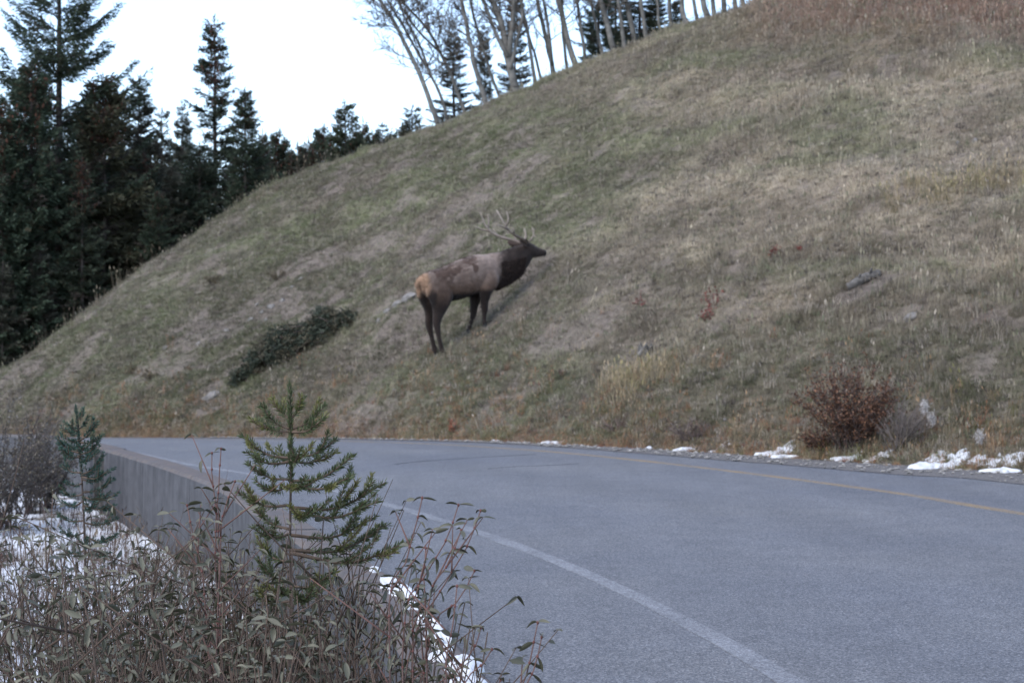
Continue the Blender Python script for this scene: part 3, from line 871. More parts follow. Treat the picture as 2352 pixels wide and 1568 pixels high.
# ------------------------------------------------------------------ conifers
def conifer(name, seed, H, R, whorl=0.42, per=6, open_=0.25, up=0.15, first=0.04, shape=0.9, cones=0.0, green=(0.030, 0.045, 0.026), dead=0.1, bare=0.0):
    r = np.random.default_rng(seed)
    root = empty(name)
    mb = MB()
    tz = np.linspace(0, 1, 14)
    sway = np.cumsum(r.normal(0, 0.02, (14, 2)), axis=0) * H * 0.05
    path = np.c_[sway, tz * H]; path[0, 2] = -0.5
    tube(mb, path, 0.011 * H * (1 - tz) ** 0.9 + 0.012, 8)
    link('trunk', mb.mesh('trunk'), M['bark_dark'], root)
    mb = MB(); wood = MB()
    z = H * first
    green = np.array(green)
    while z < H * 0.985:
        t = z / H
        prof = (1 - t) ** shape
        if t < 0.15: prof *= 0.75 + t / 0.15 * 0.25
        for b in range(int(per * (0.7 + 0.5 * r.random()))):
            if r.random() < open_ * 0.5: continue
            az = r.uniform(0, 2 * math.pi)
            L = R * prof * r.uniform(0.55, 1.15) + 0.10
            hx = np.array([math.cos(az), math.sin(az), 0])
            elev = up + 0.55 * (t - 0.45) + r.normal(0, 0.08)
            c0 = np.array([np.interp(t, tz, path[:, 0]), np.interp(t, tz, path[:, 1]), z + r.uniform(-0.15, 0.15)])
            u = np.linspace(0, 1, 5)[:, None]
            bp = c0 + hx * L * u + np.array([0, 0, 1]) * (elev * L * u - 0.28 * L * u ** 1.5 * (1 - t) + 0.22 * L * u ** 3)
            tube(wood, bp, np.linspace(0.035, 0.008, 5) * (0.4 + L / R * 0.6), 3, cap=False)
            isdead = r.random() < dead * (1.6 - t)
            nb = int(max(10, L * 46 * (0.4 if isdead else 1)))
            uu = r.uniform(0.08 + bare, 1, nb) ** 0.95
            base = np.stack([np.interp(uu, u[:, 0], bp[:, k]) for k in range(3)], 1)
            sd = np.array([-hx[1], hx[0], 0])
            side = r.choice([-1, 1], nb)[:, None]
            tw = (0.16 + 0.42 * L * (1 - uu) * 0.55 + 0.05)[:, None]
            d = hx * r.uniform(0.5, 1.0, (nb, 1)) + sd * side * r.uniform(0.2, 0.9, (nb, 1)) + np.array([0, 0, 1]) * r.normal(-0.12 + 0.25 * t, 0.22, (nb, 1))
            d /= np.linalg.norm(d, axis=1)[:, None]
            tone = r.uniform(0.6, 1.5, (nb, 1)) * green
            tone = np.where(r.random((nb, 1)) < 0.06, np.array((0.06, 0.05, 0.03)), tone)
            if isdead: tone = np.tile(np.array((0.075, 0.06, 0.05)), (nb, 1)) * r.uniform(0.7, 1.2, (nb, 1))
            # three short sprays along every twig
            for f0, lf in ((0.0, 0.6), (0.35, 0.6), (0.7, 0.45)):
                jit = r.normal(0, 0.3, (nb, 3))
                dd_ = d + jit
                blades(mb, base + d * tw * f0, dd_, np.maximum(0.09, tw[:, 0] * lf), (0.040 if not isdead else 0.016) * r.uniform(0.7, 1.4, nb), col=tone, rng=r, bend=0.15)
            if cones and t > 0.78 and r.random() < cones:
                nc = 12
                pb = bp[r.integers(1, 5, nc)] + r.normal(0, 0.05, (nc, 3))
                blades(mb, pb, np.tile([0, 0, -1.0], (nc, 1)) + r.normal(0, 0.2, (nc, 3)), 0.11, 0.05, col=np.tile(np.array((0.10, 0.045, 0.03)), (nc, 1)) * r.uniform(0.7, 1.3, (nc, 1)), rng=r)
        z += whorl * r.uniform(0.7, 1.25) * (1.0 if t < 0.8 else 0.7)
    nb = 16
    blades(mb, np.tile(path[-1] - [0, 0, 0.25], (nb, 1)) + np.c_[np.zeros((nb, 2)), np.linspace(0, 0.3, nb)], np.c_[r.normal(0, 0.5, (nb, 2)), np.ones(nb)], 0.16, 0.035, col=np.tile(green, (nb, 1)), rng=r)
    cr = link('crown', mb.mesh('crown', smooth=False, color=True), M['foliage'], root)
    link('branches', wood.mesh('branches'), M['bark_dark'], cr, kind='stuff')
    return root, H

PROTO = {
    'big': conifer('spruce_tree', 1, 20.0, 4.8, 0.44, 8, 0.40, 0.34, shape=0.72, dead=0.12, green=(0.046, 0.062, 0.040)),
    'slim': conifer('spruce_tree', 2, 13.0, 2.6, 0.30, 8, 0.30, 0.02, shape=0.85, cones=0.8, dead=0.30, green=(0.047, 0.058, 0.038)),
    'dense': conifer('spruce_tree', 3, 12.0, 2.4, 0.28, 9, 0.15, 0.12, shape=0.75, cones=0.5, green=(0.042, 0.058, 0.037)),
    'cone': conifer('spruce_tree', 4, 8.0, 2.0, 0.22, 10, 0.1, 0.15, shape=0.7, cones=0.7, green=(0.060, 0.060, 0.036)),
    'pine': conifer('pine_tree', 5, 9.0, 2.1, 0.28, 8, 0.30, 0.40, shape=0.9, first=0.08, dead=0.1, green=(0.055, 0.066, 0.038)),
    'dusky': conifer('spruce_tree', 6, 12.0, 2.3, 0.28, 9, 0.25, 0.10, shape=0.8, dead=0.35, green=(0.060, 0.062, 0.046)),
    'fill': conifer('spruce_tree', 8, 12.0, 3.0, 0.36, 9, 0.1, 0.05, shape=0.7, first=0.01, dead=0.08, green=(0.041, 0.055, 0.037)),
}
def back_z(x, y):
    q = x / y
    yc = float(crest_y(q))
    if y < yc + 24: return float(hill_z(x, y))
    return max(-1.6, float(hill_z(q * (yc + 23.5), yc + 23.5)) - 0.12 * (y - yc - 23.5))
used = set()
def plant(kind, u, v, y, label, wide=1.0, group=None, rz=None, cat='tree'):
    root, H = PROTO[kind]
    y = max(y + 7, float(crest_y((u - 1176) / F)) + (2.5 if u > 1000 else (9.0 if u < 640 else 14.0)) + (y % 7) * 1.1)
    p = pt(u, v, y); zb = back_z(p[0], y) - 0.1
    s = (p[2] - zb) / H
    sw = max(s, 0.35) ** 0.75 * wide
    props = dict(label=label, category=cat)
    if group: props['group'] = group
    rz = random.uniform(0, 6.28) if rz is None else rz
    if kind not in used:
        used.add(kind); o = root
        o.location = (p[0], y, zb); o.rotation_euler = (0, 0, rz); o.scale = (sw, sw, s)
        for k_, v_ in props.items(): o[k_] = v_
    else:
        o = copy_tree(root, (p[0], y, zb), rz, (sw, sw, s), **props)
    if not group and 'group' in o: del o['group']
    return o
plant('big', 137, -300, 60, 'huge open-crowned spruce rising above all the other trees', 1.0)
plant('dense', 72, 140, 58, 'dark spruce with a pointed top just in front of the huge spruce', 1.0)
plant('cone', 233, 185, 59, 'spruce whose russet cone-laden tip stands among the huge spruce branches', 1.1)
plant('dense', 8, 232, 57, 'dark spruce cut by the edge at the far end of the forest', 1.1)
plant('slim', 497, 42, 62, 'tall thin spruce with a bare tapering spire over the hill', 1.05)
plant('dense', 562, 205, 64, 'dense narrow spruce close beside the tall thin spruce', 0.95)
plant('dense', 640, 300, 60, 'short dark spruce just beyond the hill crest next to the narrow spruce', 0.85)
plant('dusky', 318, 180, 66, 'slender grey-green spruce between the huge spruce and the thin spire', 0.95)
plant('dusky', 372, 255, 72, 'thin wispy spruce with a forked top in the forest gap', 0.7)
plant('dusky', 420, 245, 80, 'pale hazy spruce standing well back behind the thin spire', 0.8)
plant('pine', 793, 238, 66, 'broad rounded pine above the middle of the hill crest', 1.0)
plant('dense', 742, 290, 68, 'smaller pointed spruce growing against the broad rounded pine', 0.9)
plant('dense', 818, 300, 63, 'dark low spruce in front of the broad rounded pine', 0.9)
plant('dusky', 876, 285, 64, 'small brownish spruce by the broad pine', 0.95)
plant('dusky', 950, 246, 60, 'reddish-brown spruce at the foot of the leaning bare aspens', 1.05)
plant('dusky', 1045, 75, 60, 'brown tinged spruce standing among the bare aspens', 1.1)
plant('slim', 848, 320, 62, 'little thin spruce peeking over the hill crest near the broad pine', 0.8)
for u, v, y, k_, w_ in [(700, 345, 70, 'dusky', 1.1), (722, 335, 64, 'slim', 0.8), (690, 368, 60, 'fill', 0.7), (590, 330, 70, 'fill', 0.8), (905, 325, 62, 'slim', 0.7), (765, 330, 60, 'dense', 0.8), (668, 345, 66, 'slim', 0.8), (612, 320, 74, 'dense', 0.8), (835, 318, 70, 'dusky', 0.6), (780, 268, 72, 'slim', 0.7), (925, 290, 68, 'slim', 0.6), (705, 318, 66, 'slim', 0.7), (735, 305, 62, 'dense', 0.7), (855, 300, 64, 'dense', 0.8), (900, 300, 70, 'dense', 0.7), (685, 330, 72, 'dense', 0.8), (830, 275, 74, 'slim', 0.7), (600, 300, 80, 'slim', 0.7), (655, 325, 78, 'dusky', 0.7)]:
    plant(k_, u, v, y, 'low evergreen just showing over the middle of the hill crest', w_, 'low evergreens along the hill crest')
for u, v, y, k_, w_ in [(1375, -330, 58, 'big', 0.5), (1470, -160, 60, 'slim', 1.1), (1505, -40, 63, 'dense', 0.9), (1555, 0, 66, 'dense', 0.9), (1415, -120, 64, 'slim', 0.9), (1185, -60, 66, 'dusky', 0.7), (1110, 60, 68, 'dusky', 0.6), (1430, 50, 62, 'pine', 0.8), (1745, -60, 62, 'slim', 0.8)]:
    plant(k_, u, v, y, 'dark evergreen behind the pale aspen trunks on the hilltop', w_, 'evergreens behind the hilltop aspens')
fill = [(-60, 330, 56), (30, 400, 55), (110, 420, 54), (190, 360, 57), (265, 380, 55), (330, 340, 60), (395, 385, 58), (455, 330, 64), (300, 300, 68), (520, 390, 60), (160, 470, 52), (60, 520, 51), (245, 500, 54), (365, 440, 56), (-30, 480, 52), (430, 440, 62), (-120, 250, 60), (-190, 330, 58), (205, 290, 66), (150, 250, 74),
        (100, 330, 70), (20, 300, 72), (260, 270, 78), (345, 330, 76), (470, 370, 74), (560, 400, 72), (620, 390, 70), (-60, 200, 75), (400, 330, 84), (530, 350, 82), (-260, 260, 62), (-330, 300, 58), (90, 560, 50), (10, 600, 49), (170, 590, 51)]
for u, v, y in fill:
    plant(random.choice(['fill', 'dense', 'slim', 'dusky']), u, v, y, 'dark spruce crowded into the shaded forest beside the hill', random.uniform(0.95, 1.25), 'spruces massed in the dark forest')

# ------------------------------------------------------------------ bare aspens along the crest
def aspen(path_uv, depth, r0, label, seed, group=None, twigs=1.0, fork=None):
    r = np.random.default_rng(seed)
    u0, v0 = path_uv[0]
    q = (u0 - 1176) / F
    y = float(crest_y(q)) + depth
    zb = float(hill_z(q * y, y))
    P = [pt(u, v, y) for u, v in path_uv]
    # carry the trunk on above the picture
    P = np.array(P)
    d = P[-1] - P[-2]; d /= np.linalg.norm(d)
    ext = 3.5 + 2.0 * r.random()
    P = np.vstack([P, P[-1] + d * ext * 0.5 + [0, r.normal(0, 0.2), 0.2], P[-1] + d * ext + [0, r.normal(0, 0.4), 0.6]])
    P[0, 2] = zb
    P = np.vstack([P[0] + [0.02, 0, -0.4], P])
    P[2:, 1] += np.cumsum(r.normal(0, 0.12, len(P) - 2))
    B = P[1].copy()
    path = spline(P - B, 26)
    path[1:-1, 0] += r.normal(0, 0.012, 24)
    root = empty('aspen_tree', B, label=label, category='tree')
    if group: root['group'] = group
    t = np.linspace(0, 1, 26)
    mb = MB(); rad = r0 * 0.66 * (1 - 0.7 * t) * (1 + 0.35 * np.exp(-t * 26))
    tube(mb, path, rad, 9)
    tr = link('trunk', mb.mesh('trunk'), M['aspen'], root)
    limbs = MB(); tw = MB()
    def branch(p0, d0, L, rad0, depth_, mbx):
        n = 7; pts = [p0]; d_ = d0 / np.linalg.norm(d0)
        for i in range(n):
            d_ = d_ + r.normal(0, 0.10, 3) + np.array([0, 0, 0.05])
            d_ /= np.linalg.norm(d_); pts.append(pts[-1] + d_ * L / n)
        pts = np.array(pts)
        if depth_ == 0:
            lm = MB(); tube(lm, pts, np.linspace(rad0, rad0 * 0.25, n + 1), 5)
            link('limb', lm.mesh('limb'), M['aspen_twig'], root)
        else:
            tube(mbx, pts, np.linspace(rad0, rad0 * 0.25, n + 1), 3, cap=False)
        if depth_ < 2:
            for i in range(int((6 if depth_ == 0 else 5) * max(twigs, 1.0))):
                k = int(r.integers(2, n + 1))
                dd_ = d_ + r.normal(0, 0.65, 3)
                branch(pts[k], dd_, L * r.uniform(0.25, 0.5), max(0.011, rad0 * 0.4), depth_ + 1, tw)
    if fork:
        for (uv, rr) in fork:
            Q = np.array([pt(u, v, y + r.normal(0, 0.3)) for u, v in uv]) - B
            dd_ = Q[-1] - Q[-2]
            Q = np.vstack([Q, Q[-1] + dd_ / np.linalg.norm(dd_) * 2.2 + [0, 0, 0.5]])
            bp = spline(Q, 16)
            lm = MB(); tube(lm, bp, np.linspace(rr, rr * 0.3, 16), 7); link('limb', lm.mesh('limb'), M['aspen'], root)
            for i in range(int(12 * twigs)):
                k = int(r.integers(4, 15))
                branch(bp[k], np.array([r.normal(-0.3, 0.8), r.normal(0, 0.6), 0.4 + 0.5 * r.random()]), r.uniform(0.6, 1.7), 0.016, 1, tw)
    for i in range(int(24 * twigs)):
        k = int(r.integers(5, 25))
        dr = np.array([r.normal(-0.25, 0.9), r.normal(0, 0.7), 0.35 + 0.6 * r.random()])
        branch(path[k], dr, r.uniform(0.7, 2.0), max(0.02, rad[k] * 0.3), 0, limbs)
    if tw.n: link('twigs', tw.mesh('twigs', smooth=False), M['aspen_twig'], root, kind='stuff')
    return root
aspen([(1008, 283), (985, 225), (968, 180), (935, 110), (905, 50), (872, 0)], 1.0, 0.14, 'thin aspen leaning farthest out over the crest with long side twigs', 1, twigs=1.6)
aspen([(1030, 272), (1018, 235), (990, 175), (965, 130), (925, 60), (890, 0)], 1.6, 0.09, 'slender aspen bending beside the farthest leaning aspen', 2, twigs=1.5, fork=[([(990, 175), (960, 95), (930, 40)], 0.05)])
aspen([(1075, 262), (1052, 215), (1035, 170), (1010, 120), (985, 75), (940, 25), (910, -10)], 2.2, 0.10, 'curving aspen in front of the brown tinged spruce', 3, twigs=1.5, fork=[([(1010, 120), (960, 70), (925, 20)], 0.045)])
aspen([(1117, 246), (1102, 190), (1090, 150), (1078, 90), (1068, 40), (1060, 0)], 1.0, 0.14, 'straight grey aspen between the brown spruce and the thick trunk', 4, twigs=1.2)
aspen([(1152, 236), (1128, 170), (1112, 120), (1095, 60), (1080, 0)], 2.0, 0.09, 'thin aspen crossing behind toward the thick forked trunk', 5, twigs=1.2)
aspen([(1186, 222), (1176, 170), (1164, 120), (1155, 70), (1140, 20), (1132, 0)], 0.8, 0.22, 'thickest aspen forking into several stems above a dark knot', 6, twigs=1.2,
      fork=[([(1170, 150), (1172, 100), (1178, 40), (1180, 0)], 0.10), ([(1166, 130), (1140, 80), (1118, 20), (1110, 0)], 0.08), ([(1172, 160), (1186, 100), (1200, 40), (1198, 0)], 0.07)])
aspen([(1231, 208), (1224, 160), (1216, 100), (1207, 50), (1196, 0)], 1.0, 0.10, 'narrow aspen standing clear beside the thickest trunk', 7, twigs=0.8)
aspen([(1246, 202), (1238, 165), (1222, 110), (1205, 60), (1180, 0)], 1.8, 0.08, 'crooked thin aspen crossing the narrow clear one', 8, twigs=0.7)
aspen([(1276, 192), (1266, 140), (1254, 90), (1244, 40), (1234, 0)], 1.0, 0.13, 'aspen with a close twin stem at its side', 9, twigs=0.8, fork=[([(1268, 150), (1262, 90), (1256, 40), (1248, 0)], 0.07)])
for i, (pth, rr) in enumerate([([(1325, 176), (1312, 120), (1300, 70), (1288, 20), (1282, 0)], 0.17), ([(1303, 184), (1298, 120), (1294, 60), (1290, 0)], 0.09), ([(1412, 132), (1402, 90), (1390, 40), (1378, 0)], 0.17), ([(1460, 112), (1450, 60), (1440, 20), (1434, 0)], 0.15),
                               ([(1486, 106), (1480, 60), (1474, 20), (1470, 0)], 0.12), ([(1516, 98), (1512, 60), (1508, 0)], 0.08), ([(1578, 72), (1572, 40), (1568, 0)], 0.14), ([(1604, 62), (1598, 30), (1594, 0)], 0.10), ([(1628, 52), (1620, 25), (1614, 0)], 0.16), ([(1664, 38), (1664, 15), (1663, 0)], 0.15), ([(1690, 30), (1688, 12), (1687, 0)], 0.13), ([(1346, 162), (1340, 110), (1332, 50), (1326, 0)], 0.10), ([(1437, 120), (1430, 70), (1420, 0)], 0.12), ([(1545, 86), (1541, 50), (1536, 0)], 0.12), ([(1642, 47), (1640, 20), (1638, 0)], 0.13), ([(1712, 22), (1711, 10), (1710, 0)], 0.13), ([(1736, 14), (1735, 6), (1734, 0)], 0.12)]):
    aspen(pth, 0.8 + 0.5 * (i % 2), rr, 'pale straight aspen trunk in the row along the top of the hill', 20 + i, 'pale aspens along the hilltop', twigs=0.6)
aspen([(1388, 140), (1376, 90), (1366, 40), (1356, 0)], 2.0, 0.09, 'slim bluish grey aspen in front of the darkest evergreen', 40, twigs=0.4)

# ------------------------------------------------------------------ the bull elk
PSI = math.radians(30)
EY = 36.0
ES_ = 1.13      # size of the animal
_p = pt(1052.8, 787.3, EY)
# put the animal where the ground carries it
ELK = np.array([_p[0], _p[1], 0.0])
FW = np.array([math.cos(PSI), math.sin(PSI), 0]) * ES_; LF = np.array([-math.sin(PSI), math.cos(PSI), 0]) * ES_
def elk_w(f_, l_): return ELK + FW * f_ + LF * l_
hoof_fl = [(-0.40, -0.17), (-0.38, 0.17), (0.51, -0.15), (0.313, 0.15)]
hoof_design = [-0.22, -0.215, 0.25, 0.234]
for _ in range(12):        # slide along the sight line until the mean hoof height meets the slope
    gz = [float(hill_z(*elk_w(*a)[:2])) for a in hoof_fl]
    want = float(np.mean(np.array(gz) - np.array(hoof_design) * ES_))
    ray = pt(1052.8, 787.3, ELK[1])[2]
    ELK[1] += (ray - want) / 0.42 * 0.6
    ELK[0] = pt(1052.8, 787.3, ELK[1])[0]
ELK[2] = want
hoof_z = [(float(hill_z(*elk_w(*a)[:2])) - ELK[2]) / ES_ for a in hoof_fl]

elk = empty('elk', ELK, PSI, label='bull elk with large antlers standing on the grassy slope', category='elk')
elk.scale = (ES_,) * 3

def loft(mb, secs, sides=20, cap=True):
    """sections: (f, l, z, half height, half width, pitch) - ellipses stacked along a spine"""
    s = np.array([x[:5] for x in secs], float)
    c = s[:, :3]
    tg = np.gradient(c, axis=0); tg /= np.linalg.norm(tg, axis=1)[:, None]
    side = np.cross(np.array([0, 0, 1.0]), tg); bad = np.linalg.norm(side, axis=1) < 0.35
    side[bad] = [0, 1, 0]
    side -= (side * tg).sum(1)[:, None] * tg
    side /= np.linalg.norm(side, axis=1)[:, None]
    up = np.cross(tg, side)
    th = np.arange(sides) * 2 * math.pi / sides
    v = c[:, None] + s[:, 3][:, None, None] * np.sin(th)[None, :, None] * up[:, None] + s[:, 4][:, None, None] * np.cos(th)[None, :, None] * side[:, None]
    n = len(c); i = np.arange(n - 1)[:, None] * sides; j = np.arange(sides)[None]; k = (j + 1) % sides
    q = np.stack([i + j, i + k, i + sides + k, i + sides + j], -1).reshape(-1, 4)
    v = np.vstack([v.reshape(-1, 3), c[0], c[-1]]); m_ = n * sides; jj = np.arange(sides); kk = (jj + 1) % sides
    t_ = np.vstack([np.stack([np.full(sides, m_), kk, jj], 1), np.stack([np.full(sides, m_ + 1), m_ - sides + jj, m_ - sides + kk], 1)])
    mb.add(v, q, t_)

def dens(secs, k=4):
    s = np.array(secs, float); return spline(s, (len(s) - 1) * k + 1)

body = MB()
trunk = [(-0.85, 0, 1.13, .05, .05), (-0.82, 0, 1.14, .11, .12), (-0.74, 0, 1.14, .19, .20), (-0.60, 0, 1.13, .265, .25), (-0.38, 0, 1.13, .315, .265), (-0.12, 0, 1.175, .35, .29),
         (0.17, 0, 1.275, .37, .315), (0.46, 0, 1.35, .375, .295), (0.70, 0, 1.375, .345, .25), (0.90, 0, 1.40, .29, .20), (1.0, 0, 1.42, .2, .14)]
loft(body, dens(trunk), 24)
neck = [(0.52, 0, 1.40, .30, .20), (0.78, 0, 1.42, .335, .215), (1.02, 0, 1.445, .315, .195), (1.25, 0, 1.52, .285, .165), (1.43, 0, 1.61, .235, .135), (1.56, 0, 1.69, .165, .105)]
def lift(secs): return [(a, b_, c + 0.115 * float(sstep(0.65, 1.5, a)), *r_) for a, b_, c, *r_ in secs]
loft(body, dens(lift(neck)), 20)
head = [(1.44, 0, 1.735, .11, .09), (1.52, 0, 1.735, .15, .115), (1.62, 0, 1.715, .15, .115), (1.72, 0, 1.70, .118, .088), (1.82, 0, 1.69, .088, .067), (1.90, 0, 1.685, .074, .062), (1.955, 0, 1.68, .060, .054), (1.985, 0, 1.68, .03, .03)]
loft(body, dens(lift(head)), 18)
def leg(pts, hz, base_hz):
    """pts run from the body to the hoof; the lower half follows the ground under that hoof"""
    p = np.array(pts, float); z0 = p[0, 2]; dz = hz - base_hz
    w = np.clip((z0 - p[:, 2]) / (z0 - base_hz), 0, 1)
    p[:, 2] += dz * w
    p[1:, 3:5] *= 1.16
    loft(body, dens(p), 14)
    return p
# half height here is the fore-and-aft radius, half width the sideways one
L_hr = leg([(-0.46, -0.13, 1.22, .22, .10), (-0.50, -0.165, 1.02, .25, .115), (-0.485, -0.18, 0.86, .225, .105), (-0.50, -0.18, 0.70, .155, .085), (-0.535, -0.18, 0.55, .10, .062), (-0.565, -0.18, 0.40, .075, .05), (-0.555, -0.18, 0.31, .062, .042), (-0.515, -0.175, 0.12, .042, .034), (-0.465, -0.17, -0.08, .042, .036), (-0.44, -0.17, -0.13, .05, .042), (-0.415, -0.17, -0.18, .04, .04)], hoof_z[0], -0.22)
L_hl = leg([(-0.500, 0.13, 1.22, .22, .10), (-0.520, 0.165, 1.02, .25, .115), (-0.500, 0.18, 0.86, .225, .105), (-0.500, 0.18, 0.70, .155, .085), (-0.520, 0.18, 0.55, .10, .062), (-0.545, 0.18, 0.40, .075, .05), (-0.535, 0.18, 0.31, .062, .042), (-0.490, 0.175, 0.12, .042, .034), (-0.440, 0.17, -0.08, .042, .036), (-0.420, 0.17, -0.13, .05, .042), (-0.395, 0.17, -0.18, .04, .04)], hoof_z[1], -0.215)
L_fr = leg([(0.60, -0.15, 1.45, .20, .10), (0.56, -0.19, 1.22, .20, .115), (0.51, -0.19, 1.02, .135, .095), (0.49, -0.175, 0.85, .09, .07), (0.488, -0.165, 0.70, .066, .056), (0.497, -0.16, 0.60, .06, .05), (0.492, -0.155, 0.52, .042, .038), (0.490, -0.15, 0.40, .036, .033), (0.490, -0.15, 0.345, .045, .04), (0.50, -0.15, 0.29, .04, .04)], hoof_z[2], 0.25)
L_fl = leg([(0.60, 0.15, 1.45, .20, .10), (0.55, 0.19, 1.22, .20, .115), (0.50, 0.19, 1.02, .135, .095), (0.465, 0.175, 0.85, .09, .07), (0.435, 0.165, 0.70, .066, .056), (0.42, 0.16, 0.60, .06, .05), (0.39, 0.155, 0.50, .042, .038), (0.345, 0.15, 0.385, .036, .033), (0.33, 0.15, 0.33, .045, .04), (0.32, 0.15, 0.275, .04, .04)], hoof_z[3], 0.234)
loft(body, dens([(-0.80, 0, 1.24, .035, .035), (-0.87, 0, 1.19, .04, .04), (-0.90, 0, 1.10, .035, .04), (-0.885, 0, 1.03, .02, .02)]), 10)   # tail
loft(body, dens([(-0.20, 0, 0.90, .07, .05), (-0.28, 0, 0.84, .06, .04), (-0.33, 0, 0.83, .02, .02)]), 10)
raw = bpy.data.objects.new('elk_raw', body.mesh('elk_raw'))
COL.objects.link(raw)
rm = raw.modifiers.new('r', 'REMESH'); rm.mode = 'VOXEL'; rm.voxel_size = 0.014
sm = raw.modifiers.new('s', 'SMOOTH'); sm.factor = 0.5; sm.iterations = 9
bpy.context.view_layer.update()
dg = bpy.context.evaluated_depsgraph_get()
bm_ = bpy.data.meshes.new_from_object(raw.evaluated_get(dg))
bpy.data.objects.remove(raw)
bm_.name = 'body'
nv = len(bm_.vertices)
co = np.empty(nv * 3, np.float32); bm_.vertices.foreach_get('co', co); co = co.reshape(-1, 3).astype(float)
fx, fy, fz = co.T
# coat
tan = np.array((0.235, 0.18, 0.15)); fawn = np.array((0.14, 0.09, 0.064)); dark = np.array((0.036, 0.026, 0.022)); black = np.array((0.022, 0.018, 0.017)); rump = np.array((0.28, 0.178, 0.115)); patch = np.array((0.068, 0.043, 0.033))
nzv = fbm(fx * 5 + fy * 3, fz * 5 + fy * 4, 201); nz2 = fbm(fx * 14, fz * 14 + fy * 9, 202)
col = lerp(fawn, tan, sstep(0.95, 1.5, fz - 0.12 * fx + 0.35 * (nzv - 0.5))[:, None]) * (0.82 + 0.36 * nz2)[:, None]
# belly line, lower on the hind quarter
bel = 0.98 + 0.10 * fx + 0.05 * (nz2 - 0.5)
col = lerp(col, black, (sstep(0.03, -0.07, fz - bel) * sstep(-0.34, -0.22, fx) * sstep(0.95, 0.75, fx))[:, None])
# legs
lw = sstep(1.02, 0.62, fz + 0.12 * (nzv - 0.5) + 0.10 * (fx > 0.2) * -1)
lw = np.maximum(lw, sstep(1.10, 0.92, fz) * (fx > 0.33) * (fx < 0.75))
col = col * lerp(0.72, 1.05, sstep(-0.6, 0.5, fx + 0.5 * (nzv - 0.5)))[:, None]
col = lerp(col, dark * 0.8, lw[:, None] * 0.97)
# neck, head
ncut = 0.80 + 0.10 * (fz - 1.4) + 0.07 * (nz2 - 0.5)
nk = sstep(-0.5, 0.5, (fx - ncut) / (0.26 + 0.4 * np.clip(fz - 1.5, 0, 1)) + 0.9 * (nz2 - 0.5))
nk = np.maximum(nk, sstep(0.55, 0.75, fx) * sstep(1.14, 1.04, fz))
col = lerp(col, dark * (0.75 + 0.5 * nz2)[:, None], nk[:, None])
col = lerp(col, dark * 1.25, (sstep(1.55, 1.75, fx) * (1 - sstep(1.86, 1.92, fx)))[:, None] * 0.5)
col = lerp(col, black, sstep(1.91, 1.94, fx)[:, None])
# rump patch
rp = sstep(-0.68, -0.80, fx + 0.10 * (nz2 - 0.5) + 0.10 * (1.15 - fz)) * sstep(0.80, 0.90, fz)
col = lerp(col, rump, rp[:, None])
edge_ = sstep(-0.60, -0.64, fx + 0.03 * (nz2 - 0.5)) * (1 - rp) * sstep(1.05, 0.9, fz) * sstep(0.6, 0.75, fz)
col = lerp(col, black, edge_[:, None] * 0.8)
# shed dark patches along the back
def blot(f0, z0, rf, rz_, s=1.0):
    d_ = ((fx - f0) / rf) ** 2 + ((fz - z0) / rz_) ** 2
    return sstep(1.5, 0.4, d_ + 3.2 * (nz2 - 0.5) + 1.2 * (nzv - 0.5)) * s
pw = np.clip(blot(-0.42, 1.38, 0.22, 0.12) + blot(-0.22, 1.40, 0.15, 0.09, 0.8) + blot(0.17, 1.62, 0.14, 0.12) + blot(0.45, 1.45, 0.25, 0.25, 0.15) + blot(0.23, 1.47, 0.06, 0.10, 0.9) + blot(-0.28, 1.25, 0.07, 0.10, 0.6) + blot(-0.05, 1.48, 0.16, 0.10, 0.5) + blot(0.0, 1.25, 0.3, 0.15, 0.25) + blot(-0.5, 1.1, 0.12, 0.2, 0.3), 0, 1) * (fy < 0.12)
col = lerp(col, patch, pw[:, None] * 0.9)
at = bm_.attributes.new('tint', 'FLOAT_COLOR', 'POINT')
at.data.foreach_set('color', np.c_[col, np.ones(nv)].astype(np.float32).ravel())
for p_ in bm_.polygons: p_.use_smooth = True
bm_.materials.clear()
ebody = link('body', bm_, M['fur'], elk)
# shaggy mane and belly hair as fine locks rooted in the body
nrm_ = np.empty(nv * 3, np.float32); bm_.vertices.foreach_get('normal', nrm_); nrm_ = nrm_.reshape(-1, 3).astype(float)
rr_ = np.random.default_rng(5)
def locks(sel, n, L, W, dirv, c, name):
    idx = rr_.choice(np.where(sel)[0], n)
    d_ = nrm_[idx] * 0.25 + np.array(dirv) + rr_.normal(0, 0.18, (n, 3))
    m_ = MB(); blades(m_, co[idx] - nrm_[idx] * 0.004, d_, L * rr_.uniform(0.6, 1.2, n), W, nrm=np.cross(d_, nrm_[idx]) + rr_.normal(0, 0.2, (n, 3)), col=np.array(c) * rr_.uniform(0.6, 1.5, (n, 1)), rng=rr_)
    link(name, m_.mesh(name, smooth=False, color=True), M['hair'], ebody, kind='stuff')
locks((fx > 0.86) & (fx < 1.45) & (fz < 1.62 + 0.2 * (fx - 0.9)), 6500, 0.085, 0.012, (-0.45, 0, -0.8), (0.038, 0.027, 0.023), 'mane')
